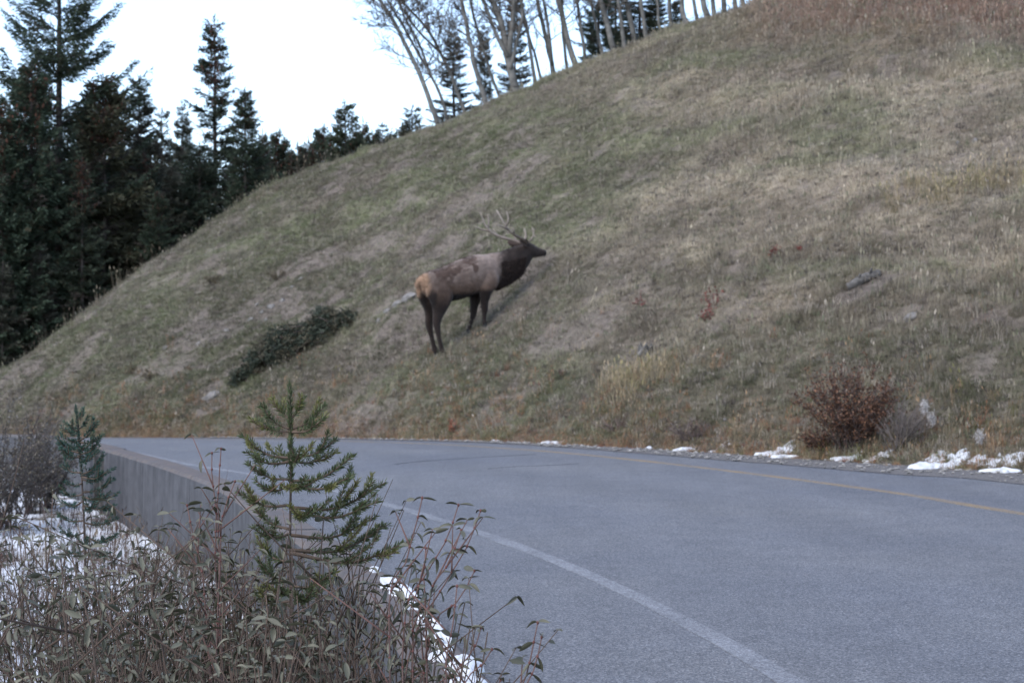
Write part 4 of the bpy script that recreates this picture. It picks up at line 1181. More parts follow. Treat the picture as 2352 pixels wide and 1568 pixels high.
# the coat itself: short hairs that take the colour of the skin under them
hs_ = rr_.integers(0, nv, 26000)
d_ = nrm_[hs_] * 0.35 + np.array((-0.8, 0, -0.45)) + rr_.normal(0, 0.2, (26000, 3))
m_ = MB(); blades(m_, co[hs_] - nrm_[hs_] * 0.003, d_, np.where(fz[hs_] < 0.6, 0.015, 0.038) * rr_.uniform(0.6, 1.2, 26000), 0.006, nrm=np.cross(d_, nrm_[hs_]) + rr_.normal(0, 0.3, (26000, 3)), col=col[hs_] * rr_.uniform(0.65, 1.45, (26000, 1)), rng=rr_)
link('coat', m_.mesh('coat', smooth=False, color=True), M['hair'], ebody, kind='stuff')

# hooves
def hoof_mesh():
    m_ = MB(); 
    for sgn in (-1, 1):
        n = 10; th = np.linspace(0, 2 * math.pi, n, endpoint=False)
        V = []
        for z_, sx, sy, ox in ((0.075, .030, .020, -.012), (0.05, .038, .024, -.004), (0.0, .055, .028, .012), (-0.02, .056, .028, .014)):
            V.append(np.stack([ox + sx * np.cos(th), sgn * 0.024 + sy * np.sin(th) * (1 - 0.35 * np.maximum(np.cos(th), 0)), np.full(n, z_)], 1))
        V = np.array(V).reshape(-1, 3)
        i = np.arange(3)[:, None] * n; j = np.arange(n)[None]; k = (j + 1) % n
        q = np.stack([i + j, i + k, i + n + k, i + n + j], -1).reshape(-1, 4)
        m_.add(V, q, [(0, a, a + 1) for a in range(1, n - 1)] + [(3 * n, 3 * n + a + 1, 3 * n + a) for a in range(1, n - 1)])
    return m_.mesh('hoof')
HM = hoof_mesh()
for (f_, l_), hz in zip(hoof_fl, hoof_z):
    link('hoof', HM, M['hoof'], elk, (f_ , l_, hz + 0.005))

# ears
def ear_mesh(sgn):
    m_ = MB(); n = 9; V = []
    A = np.array([1.50, sgn * 0.085, 1.945]); Bt = np.array([1.23, sgn * 0.24, 2.00])
    ax = Bt - A; ax /= np.linalg.norm(ax)
    up = np.array([0, 0, 1.0]); up -= ax * (up @ ax); up /= np.linalg.norm(up); sd = np.cross(ax, up)
    for i in range(n):
        t = i / (n - 1); w = 0.078 * math.sin(math.pi * (0.18 + 0.82 * t)) ** 0.8 + 0.002; c = A + (Bt - A) * t
        row = []
        for k in range(5):
            a = (k - 2) / 2
            row.append(c + up * a * w * 1.0 + sd * sgn * (abs(a) ** 1.6 * w * 0.55 - 0.01))
        V += row
    m_.add(np.array(V), grid_quads(n, 5), col=None)
    cl = np.tile(dark * 1.9, (n * 5, 1)); m_.c[-1] = cl
    return m_.mesh('ear', color=True)
for s_ in (-1, 1):
    o = link('ear', ear_mesh(s_), M['hair'], elk)
    md = o.modifiers.new('t', 'SOLIDIFY'); md.thickness = 0.012
mb = MB()
for s_ in (-1, 1):
    mb = MB(); mb.add(IV * 0.017, None, IF); link('eye', mb.mesh('eye'), M['eye'], elk, (1.635, s_ * 0.10, 1.883))

# antlers
def antler(sgn):
    m_ = MB()
    bone = np.array((0.30, 0.25, 0.205)); brown = np.array((0.06, 0.04, 0.03))
    def tine(p, r0, r1, tipc=0.8):
        q = spline(np.array([(a - 0.16 * max(0, 1.4 - a) * 0.5, sgn * b, 1.985 + (c - 1.88) * 0.84) for a, b, c in p]), 14)
        k0 = m_.n
        tube(m_, q, np.linspace(1, 0, 14) ** 0.7 * (r0 - r1) + r1, 8)
        n = m_.n - k0; t = np.clip(np.arange(n) // 8 / 13, 0, 1)[:, None]
        m_.c[-1] = lerp(brown, bone * 1.1, np.clip(t * 1.1, 0, 1) * tipc + 0.12)
    beam = [(1.50, .055, 1.84), (1.37, .17, 1.925), (1.17, .27, 2.00), (.99, .335, 2.10), (.87, .36, 2.25), (.79, .355, 2.42), (.72, .32, 2.58)]
    tine(beam, .036, .010, 0.85)
    tine([(1.47, .075, 1.865), (1.55, .13, 1.94), (1.60, .16, 2.07), (1.57, .16, 2.24)], .023, .008)
    tine([(1.38, .16, 1.92), (1.40, .22, 1.99), (1.37, .235, 2.13)], .023, .008)
    tine([(1.09, .30, 2.04), (1.06, .36, 2.11), (1.01, .37, 2.21)], .023, .008)
    tine([(.89, .355, 2.21), (.93, .39, 2.36), (.90, .38, 2.55)], .023, .008)
    tine([(.96, .34, 2.14), (.80, .41, 2.19), (.66, .43, 2.26)], .023, .008)
    return m_.mesh('antler', color=True)
for s_ in (-1, 1):
    link('antler', antler(s_), M['antler'], elk)

# ------------------------------------------------------------------ things on the hillside
def mound_frame(p):
    e = 0.15
    gx = (float(hill_z(p[0] + e, p[1])) - float(hill_z(p[0] - e, p[1]))) / (2 * e)
    gy = (float(hill_z(p[0], p[1] + e)) - float(hill_z(p[0], p[1] - e))) / (2 * e)
    return gx, gy

# prostrate juniper lying along the contour
def juniper():
    r = np.random.default_rng(31)
    A, B2 = hit(528, 893), hit(800, 750)
    root = empty('juniper_shrub', (A + B2) / 2, label='long low dark green juniper sprawling across the slope behind the elk', category='shrub')
    O = np.array(root.location)
    fol, stem = MB(), MB()
    ax = (B2 - A)[:2]; Lx = np.linalg.norm(ax); ax /= Lx; sd = np.array([-ax[1], ax[0]])
    if sd[1] < 0: sd = -sd
    for i in range(850):
        t = r.random(); w = (0.22 + 1.0 * math.sin(math.pi * min(1, 0.06 + t * 0.9)) ** 0.9) * (0.82 + 0.36 * float(vnoise(t * 9, 3.3, 77)))
        s = r.uniform(-0.55, 1.0) * w
        p = A[:2] + ax * Lx * t + sd * (s + 0.45 * w)
        z = float(hill_z(p[0], p[1])); hh = 0.62 * w * (1 - (abs(s) / (1.05 * w)) ** 2) * r.uniform(0.35, 1.0)
        c = np.array([p[0], p[1], z + max(0.02, hh)])
        out = np.array([*(ax * r.normal(0.5, 0.7) + sd * r.normal(-0.3, 0.6)), r.normal(0.25, 0.3)])
        out /= np.linalg.norm(out); L = r.uniform(0.22, 0.42)
        n = 26; u = r.random(n)
        d = out + r.normal(0, 0.5, (n, 3))
        tone = np.array((0.045, 0.054, 0.038)) if r.random() > 0.3 else np.array((0.085, 0.075, 0.05))
        blades(fol, c - out * L * 0.5 + out * L * u[:, None] + r.normal(0, 0.02, (n, 3)), d, 0.10 * r.uniform(0.6, 1.3, n), 0.028, col=tone * r.uniform(0.6, 1.5, (n, 1)), rng=r)
        if i % 8 == 0: tube(stem, [c - O - out * L, c - O], [0.012, 0.006], 4)
    fol.v = [v - O for v in fol.v]
    link('foliage', fol.mesh('foliage', smooth=False, color=True), M['foliage'], root, kind='stuff')
    link('stems', stem.mesh('stems'), M['bark_dark'], root, kind='stuff')
juniper()

def leafy_bush(name, base, H, W, label, leafc, seed, nst=40, nleaf=2600, lsize=0.05, stemc=(0.07, 0.05, 0.045), lean=(0, 0), group=None, tops=None, start=0.3, wide=0.55, fine=3):
    """many-stemmed bush: stems fan out from one foot, small leaves along the upper twigs"""
    r = np.random.default_rng(seed)
    root = empty(name, base, label=label, category='shrub')
    if group: root['group'] = group
    st, fo = MB(), MB(); ends = []
    for i in range(nst):
        a = r.uniform(0, 6.28); k = math.sqrt(r.random()); hh = H * r.uniform(0.55, 1.0) * (1 - 0.35 * k)
        dx, dy = W / 2 * k * math.cos(a) + lean[0] * hh, W / 2 * k * math.sin(a) * 0.8 + lean[1] * hh
        b0 = np.array([r.normal(0, 0.05 * W), r.normal(0, 0.05 * W), -0.08])
        u = np.linspace(0, 1, 7)[:, None]
        p = b0 + np.c_[dx * u ** 1.2, dy * u ** 1.2, hh * u ** 0.9] + np.cumsum(r.normal(0, 0.012 * H, (7, 3)), axis=0) * u
        tube(st, p, np.linspace(0.007, 0.0022, 7) * max(1, H * 0.7), 4, col=np.array(stemc) * r.uniform(0.7, 1.4))
        ends.append(p)
        for j in range(fine):
            k0 = int(r.integers(2, 6)); dd_ = (p[k0] - p[k0 - 1]); dd_ /= np.linalg.norm(dd_)
            q0 = p[k0]; q1 = q0 + (dd_ + r.normal(0, 0.5, 3)) * H * r.uniform(0.1, 0.25)
            tw_ = np.array([q0, (q0 + q1) / 2 + r.normal(0, 0.01, 3), q1])
            tube(st, tw_, np.linspace(0.003, 0.0012, 3) * max(1, H * 0.7), 3, col=np.array(stemc) * r.uniform(0.8, 1.5), cap=False); ends.append(tw_)
    if nleaf:
        base_, dirs = [], []
        for i in range(nleaf):
            p = ends[int(r.integers(0, len(ends)))]
            t = r.uniform(start if len(p) > 3 else 0, 1) * (len(p) - 1); k = min(int(t), len(p) - 2); f_ = t - k
            base_.append(p[k] * (1 - f_) + p[k + 1] * f_ + r.normal(0, 0.012, 3)); dirs.append(r.normal(0, 1, 3) + [0, 0, 0.25])
        lc = np.array(leafc); lc = lc[None] if lc.ndim == 1 else lc
        cl = lc[r.integers(0, len(lc), nleaf)] * r.uniform(0.55, 1.45, (nleaf, 1))
        blades(fo, np.array(base_), np.array(dirs), lsize * r.uniform(0.6, 1.3, nleaf), lsize * wide, col=cl, rng=r)
        link('foliage', fo.mesh('foliage', smooth=False, color=True), M['needle'], root, kind='stuff')
    link('stems', st.mesh('stems', color=True), M['twig'], root, kind='stuff')
    return root

RED = [(0.12, 0.055, 0.03), (0.09, 0.042, 0.025), (0.16, 0.078, 0.04), (0.055, 0.033, 0.022)]
b = hit(1955, 1032); leafy_bush('russet_bush', b, 1.45, 1.6, 'dark russet leafy bush growing beside the road edge snow', RED, 51, 75, 6500, 0.042, tops=None, start=0.25, fine=5)
b = hit(1895, 1035); leafy_bush('russet_bush', b, 0.55, 0.8, 'low sprawling skirt of russet leaves at the foot of the dark bush', RED, 52, 30, 1000, 0.04, lean=(-0.3, 0))
b = hit(2065, 1028); leafy_bush('bare_bush', b, 0.85, 1.0, 'grey bare twiggy bush leaning out from the russet bush', [(0.12, 0.09, 0.075)], 53, 70, 350, 0.03, stemc=(0.13, 0.11, 0.10), lean=(0.35, 0), fine=5)
b = hit(1590, 1012); leafy_bush('bare_bush', b, 0.5, 0.9, 'low greyish brown twiggy bush at the bottom of the slope', [(0.13, 0.10, 0.075), (0.09, 0.055, 0.045)], 54, 50, 700, 0.03, stemc=(0.12, 0.095, 0.085), fine=4)
b = hit(1420, 985); leafy_bush('bare_bush', b, 0.35, 0.8, 'small brown weedy bush low on the bank near the snow', [(0.15, 0.10, 0.075)], 55, 40, 400, 0.03, stemc=(0.14, 0.105, 0.09), fine=3)
CR = [(0.17, 0.035, 0.03), (0.12, 0.03, 0.026), (0.2, 0.06, 0.045)]
for i, (u, v, h_, n_, lb) in enumerate([(1775, 592, 0.42, 110, 'bright red leaved seedling alone on the upper slope'), (1640, 705, 0.6, 90, 'thin red stemmed sapling with few leaves above the stump'),
                                        (1475, 705, 0.45, 60, 'sparse reddish sapling on the slope to the right of the elk'), (1625, 735, 0.4, 120, 'little red bush growing just above the stump'), (1840, 575, 0.25, 40, 'tiny red sprig beside the bright red seedling'), (1040, 992, 0.5, 160, 'orange red weed at the bottom of the bank')]):
    leafy_bush('red_sapling', hit(u, v), h_, h_ * 0.9, lb, CR if i < 5 else [(0.3, 0.11, 0.06), (0.24, 0.08, 0.05)], 60 + i, 6, n_, 0.05, stemc=(0.12, 0.06, 0.05), start=0.35)
for i, (u, v) in enumerate([(350, 870), (300, 860), (640, 640), (490, 650)]):
    leafy_bush('dry_shrublet', hit(u, v), 0.4, 0.8, 'small brownish shrublet dotted on the slope behind the juniper', [(0.13, 0.10, 0.06), (0.10, 0.085, 0.045)], 80 + i, 22, 420, 0.05, group='shrublets on the left of the slope')

# stones, log and stump
def rock_mesh(seed, sx, sy, sz):
    r = np.random.default_rng(seed)
    v, f_ = IV, IF
    # one subdivision
    ed = {}; V = [tuple(x) for x in v]; T = []
    def mid(a, b2):
        k = (min(a, b2), max(a, b2))
        if k not in ed:
            m_ = (np.array(V[a]) + np.array(V[b2])); m_ /= np.linalg.norm(m_); ed[k] = len(V); V.append(tuple(m_))
        return ed[k]
    for a, b2, c in f_:
        ab, bc, ca = mid(a, b2), mid(b2, c), mid(c, a)
        T += [(a, ab, ca), (b2, bc, ab), (c, ca, bc), (ab, bc, ca)]
    V = np.array(V); V *= r.uniform(0.75, 1.15, (len(V), 1))
    mb = MB(); mb.add(V * np.array([sx, sy, sz]), None, T)
    return mb.mesh('stone', smooth=False)
def stone(u, v, sx, sy, sz, label, seed, group=None):
    p = hit(u, v); gx, gy = mound_frame(p)
    o = link('stone', rock_mesh(seed, sx, sy, sz), M['stone'], None, p + [0, 0, sz * 0.25], label=label, category='stone')
    o.rotation_euler = (math.atan(gy), -math.atan(gx), 0)
    if group: o['group'] = group
for i, (u, v, a, b2, c) in enumerate([(940, 688, .22, .16, .12), (912, 702, .16, .12, .09), (965, 676, .14, .1, .08), (890, 716, .12, .1, .07), (870, 738, .10, .08, .06)]):
    stone(u, v, a, b2, c, 'pale stone in the bare streak right behind the elk', 300 + i, 'pale stones behind the elk')
stone(2092, 732, .12, .09, .07, 'blue-grey rounded stone below the fallen log', 310)
stone(485, 912, .26, .12, .10, 'flat grey stone just below the lower tip of the juniper', 311)
for i, (u, v, s_) in enumerate([(575, 735, .09), (600, 718, .07), (622, 705, .10), (648, 690, .08), (590, 700, .06), (690, 640, .07), (520, 760, .08), (455, 790, .07), (380, 800, .08), (560, 690, .05), (670, 660, .06), (610, 735, .06)]):
    stone(u, v, s_ * 1.2, s_, s_ * 0.6, 'small grey stone in the scree patch above the juniper', 320 + i, 'scree stones above the juniper')
for i, (u, v, s_) in enumerate([(993, 903, .035), (905, 895, .03), (1665, 965, .03), (2240, 325, .07), (2200, 330, .05), (1230, 870, .03), (2420 - 400, 700, .03)]):
    stone(u, v, s_, s_, s_ * 0.8, 'tiny white stone fleck lying in the grass of the slope', 340 + i, 'tiny white stones on the slope')

def log():
    A, B2 = hit(1948, 668), hit(2022, 634)
    root = empty('fallen_log', (A + B2) / 2, label='short grey weathered log lying on the right of the slope', category='log')
    O = np.array(root.location); r = np.random.default_rng(9)
    p = spline(np.array([A, (A + B2) / 2 + [0, 0, 0.03], B2]), 12) - O + np.array([0, 0, 0.05])
    mb = MB(); tube(mb, p, 0.075 * r.uniform(0.8, 1.15, 12), 9); link('bole', mb.mesh('bole'), M['dead_wood'], root)
    for k in (3, 7):
        mb = MB(); tube(mb, [p[k], p[k] + [0.05, -0.08, 0.14]], [0.03, 0.018], 6); link('branch_stub', mb.mesh('branch_stub'), M['dead_wood'], root)
log()
def stump():
    b = hit(1482, 822)
    root = empty('tree_stump', b, label='broken grey stump with a pale splinter above the straw bunch', category='stump')
    r = np.random.default_rng(12)
    th = np.linspace(0, 2 * math.pi, 14, endpoint=False)
    mb = MB(); V = []
    for z_, rad in ((-0.15, .20), (0.0, .16), (0.12, .13), (0.22, .12)):
        rr = rad * (1 + 0.15 * np.sin(th * 3 + z_ * 5)); jag = (r.uniform(-0.05, 0.07, 14) if z_ > 0.2 else 0)
        V.append(np.stack([rr * np.cos(th), rr * np.sin(th), z_ + jag + 0 * th], 1))
    V.append(np.stack([0.05 * np.cos(th), 0.05 * np.sin(th), np.full(14, 0.08)], 1))
    V = np.array(V).reshape(-1, 3); i = np.arange(4)[:, None] * 14; j = np.arange(14)[None]; k = (j + 1) % 14
    mb.add(V, np.stack([i + j, i + k, i + 14 + k, i + 14 + j], -1).reshape(-1, 4)); link('bole', mb.mesh('bole', smooth=False), M['dead_wood'], root)
    mb = MB(); tube(mb, [(-0.16, -0.10, 0.0), (-0.07, -0.12, 0.13), (0.03, -0.12, 0.27)], [0.035, 0.03, 0.012], 5)
    link('splinter', mb.mesh('splinter', smooth=False), M['stone'], root)
stump()

# snow left along the far road edge
def snow_patch(u, v, w, d, h_, label, seed, group='snow patches along the far road edge', lumps=0.0, name='snow_patch'):
    w *= 0.82; h_ *= 0.8
    p = hit(u, v); r = np.random.default_rng(seed)
    nr, na = 10, 40; th = np.linspace(0, 2 * math.pi, na, endpoint=False)
    ol = np.clip(1 + 1.5 * (fbm(np.cos(th) * 2.6 + seed, np.sin(th) * 2.6 + 3, seed, 5) - 0.5) * 2, 0.25, 2)
    V = []
    for i in range(nr + 1):
        t = i / nr
        x = p[0] + w / 2 * t * ol * np.cos(th); y = p[1] + d / 2 * t * ol * np.sin(th)
        b0 = np.maximum(hill_z(x, y), road_z(y) + 0.03)
        prof = max(0.0, 1 - t ** 2.2) ** 0.55
        z_ = b0 + h_ * 0.8 * prof * (0.15 + 1.5 * fbm(x * 7, y * 7, seed)) + lumps * prof * (fbm(x * 4, y * 4, seed + 5) - 0.3) - (0.03 if i == nr else 0)
        V.append(np.stack([x, y, z_], 1))
    V = np.array(V).reshape(-1, 3) - p
    i = np.arange(nr)[:, None] * na; j = np.arange(na)[None]; k = (j + 1) % na
    mb = MB(); mb.add(V, np.stack([i + j, i + na + j, i + na + k, i + k], -1).reshape(-1, 4)[:, ::1])
    o = link(name, mb.mesh(name), M['snow'], None, p, label=label, category='snow')
    if group: o['group'] = group
SP = 'thin patch of old snow lying along the far road edge'
for i, (u, v, w, d, h_) in enumerate([(1268, 1022, .40, .25, .05), (1140, 1014, .16, .15, .04), (1490, 1034, .12, .12, .04), (1572, 1040, .50, .22, .06), (1655, 1031, .35, .3, .04), (1790, 1040, .55, .3, .08), (1803, 1057, .35, .18, .06), (1950, 1056, .45, .2, .07), (2020, 1050, .5, .2, .06), (2300, 1092, .5, .2, .06), (2330, 1060, .35, .3, .08), (2120, 1068, .2, .2, .04)]):
    snow_patch(u, v, w, d, h_, SP, 400 + i)
snow_patch(2145, 1079, 0.62, 0.3, 0.11, 'smooth lens of snow on the gravel below the lumpy snow heap', 420, None)
for i, (u, v, w, d, h_) in enumerate([(2150, 1054, .40, .25, .04), (2195, 1060, .36, .28, .09), (2245, 1058, .32, .24, .05), (2290, 1060, .42, .25, .03)]):
    snow_patch(u, v, w, d, h_, 'rounded lump of the white snow heap by the roadside weeds', 430 + i, 'lumps of the roadside snow heap', 0.05)

# pale woolly seed heads on stalks
def seed_stalk(u, v, h_, s_, label, seed):
    b = hit(u, v); r = np.random.default_rng(seed)
    root = empty('seed_stalk', b, label=label, category='plant')
    top = np.array([r.normal(0, 0.05), r.normal(0, 0.03), h_])
    mb = MB(); tube(mb, [(0, 0, -0.05), top * 0.5 + [0.01, 0, 0], top], [0.005, 0.004, 0.003], 5, col=(0.2, 0.12, 0.08)); link('stem', mb.mesh('stem', color=True), M['twig'], root)
    mb = MB(); n = 260
    d = r.normal(0, 1, (n, 3)) * [0.6, 0.6, 1] + [0.1, 0, 0.2]
    blades(mb, top + r.normal(0, 0.022, (n, 3)) * [1, 1, 1.8], d, s_ * r.uniform(0.5, 1.2, n), 0.008, col=np.array((0.45, 0.42, 0.40)) * r.uniform(0.7, 1.2, (n, 1)), rng=r)
    link('seed_head', mb.mesh('seed_head', smooth=False, color=True), M['needle'], root, kind='stuff')
seed_stalk(2248, 1040, 0.20, 0.06, 'white fluffy seed head on a short stalk above the snow heap', 1)
seed_stalk(2122, 1015, 0.45, 0.06, 'tall pale woolly seed plume beside the bare leaning bush', 2)
seed_stalk(2118, 1020, 0.33, 0.05, 'lower pale seed plume under the taller woolly one', 3)

# ------------------------------------------------------------------ snow lying on the wall cap
def cap_snow(k, along, across, h_, off, seed):
    c = wall_c[k]; nn = wall_n[k]; tt = np.array([-nn[1], nn[0]])
    zt = float(road_z(c[1])) + 0.12
    p = np.array([*(c + nn * off), zt])
    nr, na = 9, 36; th = np.linspace(0, 2 * math.pi, na, endpoint=False)
    ol = 1 + 0.8 * (fbm(np.cos(th) * 1.8 + seed, np.sin(th) * 1.8 + 9, seed) - 0.5) * 2
    V = []
    for i in range(nr + 1):
        t = i / nr
        q = (along / 2 * t * ol * np.cos(th))[:, None] * tt + (across / 2 * t * ol * np.sin(th))[:, None] * nn
        prof = max(0.0, 1 - t ** 2.4) ** 0.5
        z_ = h_ * prof * (0.6 + 0.8 * fbm(q[:, 0] * 9 + seed, q[:, 1] * 9, seed)) - (0.012 if i == nr else 0)
        V.append(np.c_[q, z_])
    V = np.array(V).reshape(-1, 3); i = np.arange(nr)[:, None] * na; j = np.arange(na)[None]; kk = (j + 1) % na
    mb = MB(); mb.add(V, np.stack([i + j, i + na + j, i + na + kk, i + kk], -1).reshape(-1, 4))
    link('cap_snow', mb.mesh('cap_snow'), M['snow'], None, p, label='small clump of snow resting on top of the concrete wall', category='snow', group='snow clumps on the wall top')
def k_at(y): return int(np.argmin(np.abs(wall_c[:, 1] - y)))
for i, (y_, al, ac, h_, off) in enumerate([(7.0, .42, .17, .045, .17), (7.5, .30, .16, .05, .2), (7.85, .16, .1, .03, .14), (8.3, .36, .13, .04, .2), (8.8, .26, .12, .035, .22), (9.15, .14, .08, .03, .18), (9.65, .42, .12, .04, .22), (10.3, .24, .1, .035, .22), (10.9, .14, .07, .025, .22), (6.55, .36, .18, .04, .16), (8.05, .1, .07, .02, .2), (9.9, .1, .07, .02, .16)]):
    cap_snow(k_at(y_), al, ac, h_, off, 500 + i)

# ------------------------------------------------------------------ young spruces on the near side
def young_spruce(label, stem_uv, y, branches, nlen, width, green, tipgreen, seed, dens_=900, r0=0.011, side=1.0):
    r = np.random.default_rng(seed)
    S = np.array([pt(u, v, y) for u, v in stem_uv])
    base = np.array([S[-1, 0] + 0.02, y, float(near_z(S[-1, 0], y)) - 0.05])
    root = empty('young_spruce', base, label=label, category='tree')
    P = spline(np.vstack([S, base]), 40) - base
    mb = MB(); tube(mb, P, np.linspace(0.0025, r0, 40), 7, col=(0.075, 0.055, 0.045)); link('trunk', mb.mesh('trunk', color=True), M['twig'], root)
    lead = P[:int(40 * 0.16) + 1]
    mb = MB(); needles(mb, lead[::-1], dens_ * 1.6, nlen, width, r, 42, green)
    link('leader_needles', mb.mesh('leader_needles', smooth=False, color=True), M['needle'], root, kind='stuff')
    zs_ = P[::-1, 2]
    def stem_at(z_): return np.array([np.interp(z_, zs_, P[::-1, 0]), np.interp(z_, zs_, P[::-1, 1]), z_])
    for (va, tu, tv, dy) in branches:
        a = stem_at(pt(0, va, y)[2] - base[2])
        t = pt(tu, tv, y + dy) - base
        L = np.linalg.norm(t - a)
        m1 = a * 0.5 + t * 0.5 + np.array([0, 0, -0.13 * L])
        bp = spline([a, m1, t], 12)
        wood, nd = MB(), MB()
        tube(wood, bp, np.linspace(0.006, 0.002, 12) * (0.6 + L * 1.5), 5, col=(0.10, 0.07, 0.05))
        k = np.clip((np.array(green) * 1.0), 0, 1)
        needles(nd, bp[2:], dens_, nlen, width, r, 60, green)
        d = bp[-1] - bp[-3]; d /= np.linalg.norm(d)
        sd = np.cross(d, [0, 0, 1.0]); sd /= np.linalg.norm(sd)
        npair = max(1, int(L / 0.085 * side))
        for i in range(npair):
            f_ = (i + 1) / (npair + 1) * 0.75 + 0.2; kk = f_ * 11; k0 = min(int(kk), 10)
            q = bp[k0] * (1 - (kk - k0)) + bp[k0 + 1] * (kk - k0)
            for sg in (-1, 1):
                if r.random() < 0.15: continue
                ll = L * (1 - f_) * r.uniform(0.4, 0.7) + 0.035
                dd_ = d * 0.85 + sd * sg * 0.75 + np.array([0, 0, r.normal(0.28, 0.3)]); dd_ /= np.linalg.norm(dd_)
                e = np.array([q, q + dd_ * ll * 0.5 + [0, 0, -0.004], q + dd_ * ll + [0, 0, 0.006]])
                e = spline(e, 6)
                tube(wood, e, np.linspace(0.0028, 0.0015, 6), 4, col=(0.11, 0.075, 0.05))
                needles(nd, e, dens_, nlen * 0.9, width, r, 58, tipgreen if r.random() < 0.5 else green)
        bo = link('branch', wood.mesh('branch', color=True), M['twig'], root)
        link('needles', nd.mesh('needles', smooth=False, color=True), M['needle'], bo, kind='stuff')
G1, G2 = (0.07, 0.086, 0.036), (0.135, 0.132, 0.042)
young_spruce('young spruce with spreading tiers standing clear in front of the wall', [(665, 884), (667, 950), (668, 1020), (668, 1100), (667, 1180), (666, 1260), (668, 1330), (669, 1400)], 5.6,
    [(985, 745, 934, .02), (985, 598, 934, 0), (992, 742, 962, -.06), (990, 588, 962, .06), (960, 693, 928, .0), (962, 640, 932, .03),
     (1052, 558, 1002, .0), (1048, 772, 1010, .02), (1060, 565, 1038, -.08), (1058, 760, 1037, .1), (1055, 690, 1030, -.16), (1056, 640, 1025, .16),
     (1100, 572, 1066, .02), (1105, 812, 1046, .0), (1112, 600, 1118, -.1), (1110, 802, 1096, -.08), (1108, 700, 1095, -.2),
     (1160, 545, 1128, 0), (1165, 884, 1108, .03), (1170, 870, 1150, -.08), (1168, 720, 1165, -.22),
     (1215, 572, 1150, .08), (1228, 862, 1186, .05), (1225, 600, 1210, -.15),
     (1335, 600, 1300, .05), (1345, 765, 1312, -.1), (1350, 640, 1345, -.18), (1365, 720, 1352, -.2), (1380, 590, 1365, .0),
     (1268, 942, 1242, .0), (1262, 890, 1205, .08), (1290, 590, 1245, .05)],
    0.025, 0.0034, G1, G2, 3, 1150, side=0.6)
young_spruce('slim bluish young spruce next to the dark bush by the wall', [(174, 934), (180, 990), (186, 1060), (190, 1130), (194, 1220), (196, 1300)], 8.0,
    [(965, 190, 950, 0), (985, 200, 965, .03), (990, 160, 975, -.03), (1000, 158, 985, .05), (1012, 222, 968, 0), (1015, 230, 1002, -.05), (1012, 208, 985, .05), (1010, 160, 1010, -.08), (1030, 195, 1020, -.12), (1030, 165, 1022, .1),
     (1040, 128, 1005, .0), (1042, 226, 1018, -.03), (1050, 140, 1030, -.1), (1048, 215, 1035, .1), (1045, 150, 1045, .05), (1055, 205, 1045, -.15),
     (1085, 142, 1068, 0), (1090, 240, 1045, .03), (1095, 250, 1080, -.08), (1092, 215, 1075, .12), (1100, 235, 1100, .0), (1110, 150, 1105, -.1), (1130, 262, 1100, .05), (1135, 140, 1130, .0), (1140, 255, 1130, -.1), (1150, 150, 1155, .1), (1160, 265, 1160, 0), (1165, 220, 1150, -.2), (1195, 132, 1182, 0), (1200, 272, 1188, .05), (1222, 140, 1222, -.1), (1230, 264, 1232, -.1), (1262, 150, 1262, .1), (1266, 252, 1268, 0), (1240, 200, 1235, -.25)],
    0.021, 0.0036, (0.03, 0.066, 0.046), (0.042, 0.074, 0.042), 4, 950, 0.014, side=0.6)

# ------------------------------------------------------------------ thicket of narrow-leaved shrubs in the snow
LEAVES = [leaf_mesh('leaf', 0.047, 0.014, 0.15, 0.6), leaf_mesh('leaf', 0.043, 0.012, 0.35, 0.9, 0.3), leaf_mesh('leaf', 0.053, 0.014, 0.05, 0.45), leaf_mesh('leaf', 0.040, 0.010, 0.55, 1.3, 0.5)]
LV = []
for me in LEAVES:
    me.materials.append(M['leaf'])
    c_ = np.empty(len(me.vertices) * 3, np.float32); me.vertices.foreach_get('co', c_)
    LV.append(c_.reshape(-1, 3).astype(float))
LQ = np.array([tuple(p.vertices) for p in LEAVES[0].polygons])
def frame_from(d, up=(0, 0, 1), roll=0.0):
    x = np.array(d, float); x /= np.linalg.norm(x)
    s = np.cross(up, x); s /= np.linalg.norm(s) + 1e-9; z_ = np.cross(x, s)
    c_, s_ = math.cos(roll), math.sin(roll)
    return np.stack([x, s * c_ + z_ * s_, z_ * c_ - s * s_], 1)
def node_leaves(r, p, d, top=False):
    """an opposite pair of leaves at a node"""
    out = []
    a = r.uniform(0, 6.28)
    for sg in (0, math.pi):
        if not top and r.random() < 0.22: continue
        el = r.normal(-0.05, 0.25) if top else r.normal(-0.55, 0.5)
        dv = np.array([math.cos(a + sg) * math.cos(el), math.sin(a + sg) * math.cos(el), math.sin(el)]) + d * 0.15
        out.append((p, frame_from(dv, roll=r.normal(0, 0.7)), int(r.integers(0, 4)), r.uniform(0.55, 1.1)))
    return out
